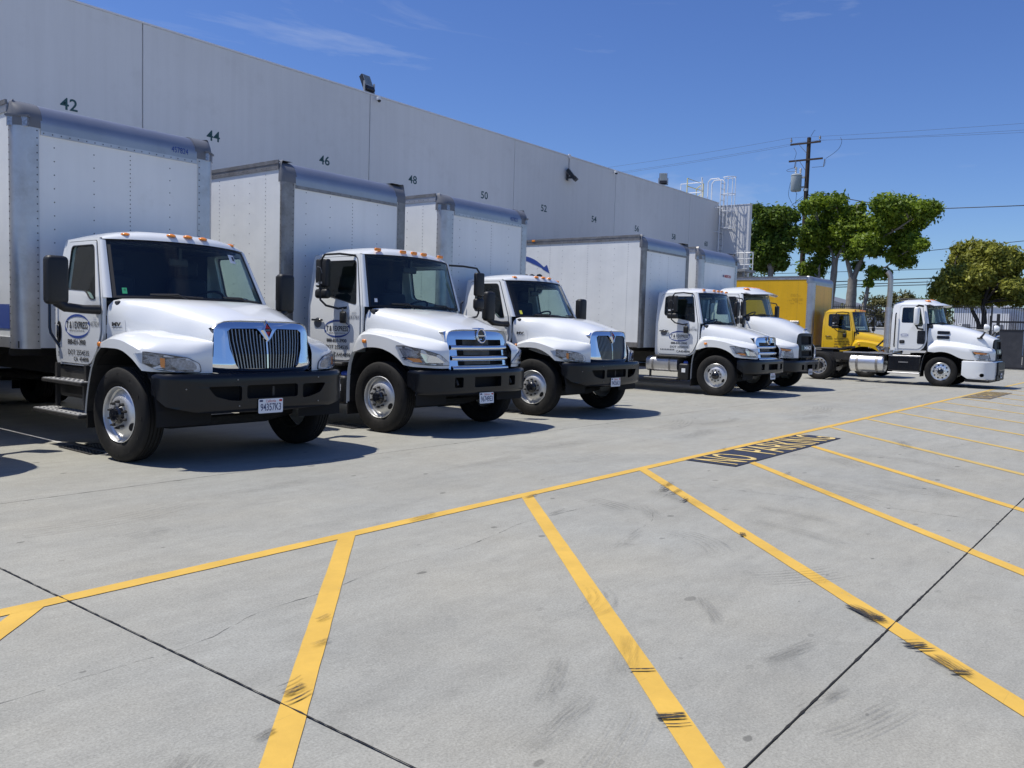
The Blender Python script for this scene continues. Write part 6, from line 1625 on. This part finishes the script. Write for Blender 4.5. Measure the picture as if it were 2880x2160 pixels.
# ------------------------------------------------------------------ utility pole, transformer, lines
pole = tag(empty('utility_pole', (62.0, 22.1, -.1)), "dark wooden utility pole rising above the green trees", "utility pole")
mb = MB(); mb.tube([(0, 0, 0), (.0, -.02, 8), (0, -.05, 15.95)], [.21, .18, .14], 'pole_wood', 14); mb.build('pole_shaft', pole, 40)
mb = MB(); mb.tube([(0, .0, 12.12), (0, -.01, 12.3)], .185, 'porcelain', 14); mb.build('pole_band', pole, 40)
def arm(z, y0, y1, sl):
    mb = MB(); mb.add([(x, y, z + sl * y + h) for y in (y0, y1) for x in (-.19, -.10) for h in (-.06, .06)], [(0, 1, 3, 2), (4, 6, 7, 5), (0, 4, 5, 1), (2, 3, 7, 6), (0, 2, 6, 4), (1, 5, 7, 3)], 'pole_wood')
    mb.build('crossarm', pole, 0)
arm(15.55, -.95, 1.25, .0); arm(14.35, -1.15, 1.3, .0)
for y, h in ((1.2, .42), (-.88, .36)):
    mb = MB(); mb.lathe([(.02, 0), (.02, .12), (.09, .14), (.06, .2), (.08, .24), (.05, .3), (.035, h)], (-.145, y, 15.61), (0, 0, 1), 'insulator_grey', 12); mb.build('insulator', pole, 40)
for y0, z0, y1, z1 in ((.6, 15.5, .05, 14.85), (.5, 14.3, .05, 13.6)):
    mb = MB(); mb.tube([(-.2, y0, z0), (-.15, y1, z1)], .018, 'insulator_grey', 6); mb.build('brace', pole, 0)
for y, zz in ((.78, 14.1), (-1.32, 14.0)):
    mb = MB(); mb.tube([(-.2, y, zz + .28), (-.22, y + .06, zz - .28)], .035, 'insulator_grey', 8); mb.tube([(-.2, y - .02, zz + .25), (-.36, y - .14, zz + .18), (-.36, y - .08, zz - .2), (-.22, y + .06, zz - .28)], .012, 'insulator_grey', 6); mb.build('fuse_cutout', pole, 0)
mb = MB()
for P_ in ([(-.1, 1.0, 15.3), (-.25, .75, 14.9), (-.25, .85, 14.45)], [(-.2, .85, 13.85), (-.3, 1.35, 13.72), (-.3, 1.25, 13.6), (-.3, .7, 13.55)], [(-.1, -.2, 16.0), (-.1, -.4, 16.35), (-.1, -.5, 16.4)], [(-.1, -2.3, 15.7), (-.2, -2.45, 15.4), (-.2, -2.3, 14.95), (-.2, -1.9, 14.6), (-.22, -1.4, 14.3)], [(-.2, -1.2, 13.75), (-.1, -.4, 13.78)],
           [(-.2, .55, 11.9), (-.3, .9, 12.6), (-.35, 1.0, 12.9)], [(-.2, .9, 11.3), (-.3, 1.15, 11.9), (-.3, 1.05, 12.8)], [(-.2, .6, 12.0), (-.2, .62, 11.2)], [(-.15, .1, 11.6), (-.2, .5, 11.35), (-.2, .9, 11.2), (-.2, .4, 11.0), (-.15, .1, 11.25)], [(-.15, .1, 11.0), (-.2, .6, 10.85), (-.2, 1.0, 11.0), (-.2, .5, 11.45), (-.15, .15, 11.75)]):
    mb.tube(smooth_tab(P_, 12), .014, 'wire_black', 5)
mb.build('jumper_wires', pole, 0)
tf = tag(empty('transformer', (61.85, 22.78, 12.05)), "grey can transformer hanging on the utility pole", "transformer")
mb = MB(); mb.lathe([(0, 0), (.34, 0), (.38, .06), (.38, 1.10), (.40, 1.11), (.40, 1.15), (.32, 1.22), (0, 1.25)], (0, 0, 0), (0, 0, 1), 'transformer_grey', 28)
mb.box(-.06, .06, -.62, -.36, .2, .32, 'transformer_grey'); mb.box(-.06, .06, -.62, -.36, .9, 1.02, 'transformer_grey'); mb.build('tank', tf, 40)
for y, h in ((.06, .52), (-.28, .40)):
    mb = MB(); mb.lathe([(.05, 0), (.05, .08), (.085, .1), (.055, .16), (.085, .2), (.055, .26), (.09, h - .12), (.07, h), (0, h + .02)], (0, y, 1.22), (0, 0, 1), 'porcelain', 14); mb.build('bushing', tf, 40)
def wire(pts, r, mt_, label, sag=0.0, n=14):
    mb = MB(); out_ = []
    for a, b in zip(pts, pts[1:]):
        A, B = Vector(a), Vector(b)
        for k in range(n): 
            q = k / n; p = A.lerp(B, q); p.z -= sag * 4 * q * (1 - q); out_.append(p)
    out_.append(Vector(pts[-1])); mb.tube(out_, r, mt_, 5)
    return tag(mb.build('power_line', smooth=0), label, 'power line')
wire([(61.9, 75, 16.2), (61.86, 23.3, 15.95), (61.86, -40, 15.4)], .008, 'wire_grey', "topmost thin wire running over the left end of the upper crossarm", .9)
wire([(61.9, 75, 15.6), (61.86, 22.05, 15.6), (61.86, -40, 14.9)], .008, 'wire_grey', "thin middle wire passing the top of the utility pole", 1.0)
wire([(61.9, 75, 15.4), (61.86, 21.2, 15.55), (61.86, -40, 14.2)], .008, 'wire_grey', "thin wire on the right end of the upper crossarm", 1.0)
wire([(61.8, 21.95, 11.85), (62.2, 21.3, 11.95), (63, 13.4, 10.35), (64, -20, 10.6)], .030, 'wire_black', "thick service cable dropping right from the pole across the tree top", .25)
wire([(61.8, 22.1, 11.3), (61.7, 24.2, 10.2), (61, 29, 9.4)], .028, 'wire_black', "thick service cable dropping left from the pole behind the trees", .15)
for ya, za, yb_, zb_, rr, lb in ((26, 6.6, -25, 10.6, .022, "dark cable rising right between the two trees, highest of the low set"), (26, 6.15, -25, 6.75, .02, "thin dark cable above the bundle of low cables"), (26, 5.35, -25, 6.75, .035, "thick dark cable, top of the low bundle by the trunks"), (26, 5.1, -25, 6.5, .03, "thick dark cable, middle of the low bundle by the trunks"), (26, 4.98, -25, 6.1, .03, "thick dark cable, lowest of the bundle by the trunks")):
    wire([(63, ya, za), (63, yb_, zb_)], rr, 'wire_black', lb)
mb = MB(); mb.tube(smooth_tab([(62.6, 23.6, 4.95), (62.6, 23.35, 5.2), (62.6, 23.2, 4.9)], 10), [.03] * 3 + [.10] * 4 + [.03] * 3, 'wire_black', 8)
tag(mb.build('cable_splice', smooth=40), "dark lump of cable on the wire left of the pole", "cable splice")

# ------------------------------------------------------------------ trees
def limbs(parent, paths, m_, name='limb'):
    for i, (pts, r0, r1) in enumerate(paths):
        P_ = smooth_tab(pts, 14); n = len(P_)
        mb = MB(); mb.tube(P_, [lerp(r0, r1, (k / (n - 1)) ** .8) * (1 + .05 * math.sin(k * 2.1)) for k in range(n)], m_, 10)
        mb.build('trunk' if i < 2 and name == 'limb' else name, parent, 60)
def tree(name, base, clumps, n, size, m_, seed, label, paths, bark, cat='tree'):
    o = tag(empty(name, base), label, cat, None)
    off = Vector(base)
    crown('crown', o, [(c[0] - off.x, c[1] - off.y, c[2] - off.z, c[3]) for c in clumps], n, size, m_, seed, 1.06)
    limbs(o, [([tuple(Vector(p) - off) for p in pts], a, b) for pts, a, b in paths], bark)
    pts_ = [Vector(q) - off for pts, a, b in paths for q in smooth_tab(pts, 10)[3:]]
    r = random.Random(seed); mb = MB()
    for c in clumps:
        cc = Vector(c[:3]) - off
        best = min(pts_, key=lambda q: (q - cc).length + (2.0 if q.z > cc.z else 0))
        mid = best.lerp(cc, .5) + Vector((r.uniform(-.2, .2), r.uniform(-.2, .2), r.uniform(-.1, .3)))
        mb.tube(smooth_tab([best, mid, cc], 7), [.055, .05, .044, .038, .03, .022, .015], bark, 6)
        for _ in range(3):
            e = cc + Vector((r.uniform(-1, 1), r.uniform(-1, 1), r.uniform(-.5, 1))) * c[3] * .9
            mb.tube([mid.lerp(cc, r.uniform(.2, 1)), e], [.02, .007], bark, 5)
    tag(mb.build('branches', o, 60), kind='stuff')
    return o
X_ = 60.0
tree('ficus_tree', (60, 17.9, -.1), CLUMPS_BIG + [(60.2, 17.9, 9.6, .7), (60.5, 16.9, 8.6, .8), (59.7, 17.9, 7.2, .6), (60.2, 16.2, 9.5, .6), (60, 15.9, 8.3, .7), (60.6, 14.6, 8.6, .7), (60, 18.6, 9.9, .7)], 36000, .125, 'ficus_leaf', 11, "broad green tree with pale forking trunks beside the utility pole",
     [([(60, 17.9, -.1), (60, 17.9, 2.5), (60, 17.88, 3.9), (60, 17.85, 5.5)], .42, .30), ([(59.8, 19.3, -.1), (59.9, 19.25, 3.5), (60, 19.15, 5.4), (60, 19.1, 6.9)], .27, .2),
      ([(60, 17.85, 5.4), (60.1, 17.5, 6.5), (60.2, 17.2, 7.5), (60.3, 16.9, 9.2)], .22, .06), ([(60, 17.86, 5.3), (59.9, 18.2, 6.6), (59.8, 18.5, 7.6), (59.6, 18.9, 9.8)], .2, .05), ([(60, 17.3, 7.1), (59.8, 16.4, 8.0), (59.5, 15.3, 8.55), (59.3, 13.9, 9.4)], .12, .04),
      ([(60, 17.1, 7.4), (60.2, 16.4, 8.6), (60.4, 15.9, 9.9)], .09, .03), ([(60, 19.1, 6.7), (60, 18.75, 7.4), (60, 18.2, 8.6), (60, 17.9, 10.1)], .14, .04), ([(60, 19.1, 6.6), (60.2, 19.5, 7.6), (60.3, 20.3, 9.0)], .13, .04), ([(59.6, 19.4, 1), (59.7, 19.9, 4.2), (59.8, 20.1, 6.3)], .15, .06),
      ([(60.1, 17.2, 2.2), (60, 16.9, 4.3), (60, 16.75, 5.4)], .17, .1), ([(60, 16.75, 5.3), (60, 16.2, 6.1), (60, 15.7, 6.3), (60, 15.1, 6.9)], .09, .03), ([(60, 15.6, 8.45), (60, 15.3, 9.1), (60, 15.1, 9.8)], .06, .02)], 'bark')
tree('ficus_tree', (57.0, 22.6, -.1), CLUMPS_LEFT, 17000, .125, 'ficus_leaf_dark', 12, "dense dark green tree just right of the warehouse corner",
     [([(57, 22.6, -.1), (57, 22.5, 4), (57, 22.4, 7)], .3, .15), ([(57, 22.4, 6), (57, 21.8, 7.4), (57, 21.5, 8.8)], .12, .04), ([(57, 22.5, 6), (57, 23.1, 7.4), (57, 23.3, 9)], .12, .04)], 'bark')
tree('olive_toned_tree', (61, 10.0, -.1), CLUMPS_RIGHT, 30000, .115, 'olive_leaf', 13, "yellowish brown tree with two dark trunks behind the gate",
     [([(61, 9.7, -.1), (61, 10.16, 2.47), (61, 10.67, 3.65), (61, 10.9, 5.2)], .17, .08), ([(61, 9.8, -.1), (61, 9.9, 2.97), (61, 10.01, 3.94), (61, 9.6, 5.4)], .2, .09), ([(61, 10.0, 3.9), (61, 9.3, 5), (61, 8.8, 6)], .1, .04), ([(61, 10.7, 3.8), (61, 11.4, 4.8), (61, 11.8, 6)], .08, .03)], 'bark_dark')
r7 = random.Random(9)
def shrub(y, x, z0, z1, w_, n, m_, seed, label, name='shrub'):
    r = random.Random(seed); cl = [(x + r.uniform(-.7, .7), y + r.uniform(-w_, w_), lerp(z0, z1, r.random()), r.uniform(.35, .7)) for _ in range(int(16 * w_ + 6))]
    o = tag(empty(name, (x, y, -.1)), label, 'shrub' if name == 'shrub' else 'tree', None)
    crown('crown', o, [(c[0] - x, c[1] - y, c[2] + .1, c[3]) for c in cl], n, .10, m_, seed)
    limbs(o, [([(0, q, 0), (r.uniform(-.2, .2), q + r.uniform(-.3, .3), z1 * .5), (r.uniform(-.3, .3), q + r.uniform(-.5, .5), z1 * .9)], .06, .02) for q in (-w_ * .5, 0, w_ * .5)], 'bark', 'stem')
shrub(18.6, 72, 1.2, 4.9, 1.7, 5200, 'dry_leaf', 21, "dry pale green shrub behind the fence, left of the exhaust stack")
shrub(20.9, 71, .8, 3.9, 1.0, 2600, 'dry_leaf', 22, "scruffy shrub between the two pale trunks")
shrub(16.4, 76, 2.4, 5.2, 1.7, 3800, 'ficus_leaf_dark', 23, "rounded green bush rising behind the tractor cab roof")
shrub(13.6, 66, .5, 3.2, 1.2, 2600, 'dry_leaf', 24, "low leafy shrub behind the fence right of the tractor windscreen")
shrub(38.5, 60, 7.0, 9.4, 2.2, 4500, 'ficus_leaf', 25, "leafy tree tops peeking over the warehouse roof rails", 'roadside_tree')
shrub(6.2, 63.5, 3.2, 5.4, 1.3, 3200, 'olive_leaf', 26, "brownish tree crown at the right edge beyond the gate", 'roadside_tree')
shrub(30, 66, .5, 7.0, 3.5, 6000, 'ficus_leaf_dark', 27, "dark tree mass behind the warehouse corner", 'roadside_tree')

# ------------------------------------------------------------------ far buildings
b1 = tag(empty('hillside_house', (104, 35, -.1)), "low building with a dark grey sloping roof behind the trunks", 'building')
mb = MB(); mb.box(-4, 8, -8, 8, 0, 4.4, 'far_white'); mb.build('wall', b1, 0)
mb = MB(); mb.add([(-4.6, -9, 4.3), (8.6, -9, 4.3), (8.6, 9, 4.3), (-4.6, 9, 4.3), (-4.6, 3.5, 7.6), (8.6, 3.5, 7.6)], [(0, 1, 5, 4), (3, 4, 5, 2), (0, 4, 3), (1, 2, 5), (0, 3, 2, 1)], 'slate_roof'); mb.build('roof', b1, 0)
b2 = tag(empty('warehouse_block', (112, 17.2, -.1)), "white flat-roofed block seen through the fence by the gate", 'building')
mb = MB(); mb.box(0, 14, -1.6, 4.2, 0, 5.6, 'far_white'); mb.build('wall', b2, 0); mb = MB(); mb.box(-.2, 14, -1.8, 4.4, 5.6, 5.8, 'coping'); mb.build('coping', b2, 0)
for k in range(3): mb = MB(); mb.box(-.05, .02, -1.0 + 1.7 * k, .0 + 1.7 * k, 2.2, 3.6, 'slate_roof'); mb.build('window', b2, 0)
b3 = tag(empty('warehouse_block', (108, 9.0, -.1)), "grey block at the far right seen through the fence", 'building')
mb = MB(); mb.box(0, 12, -6, 4.5, 0, 5.2, 'wall_joint'); mb.build('wall', b3, 0); mb = MB(); mb.box(-.2, 12.2, -6.2, 4.7, 5.2, 5.4, 'coping'); mb.build('coping', b3, 0)
for k in range(4): mb = MB(); mb.box(-.05, .02, -5.0 + 2.4 * k, -3.6 + 2.4 * k, 2.2, 3.6, 'slate_roof'); mb.build('window', b3, 0)
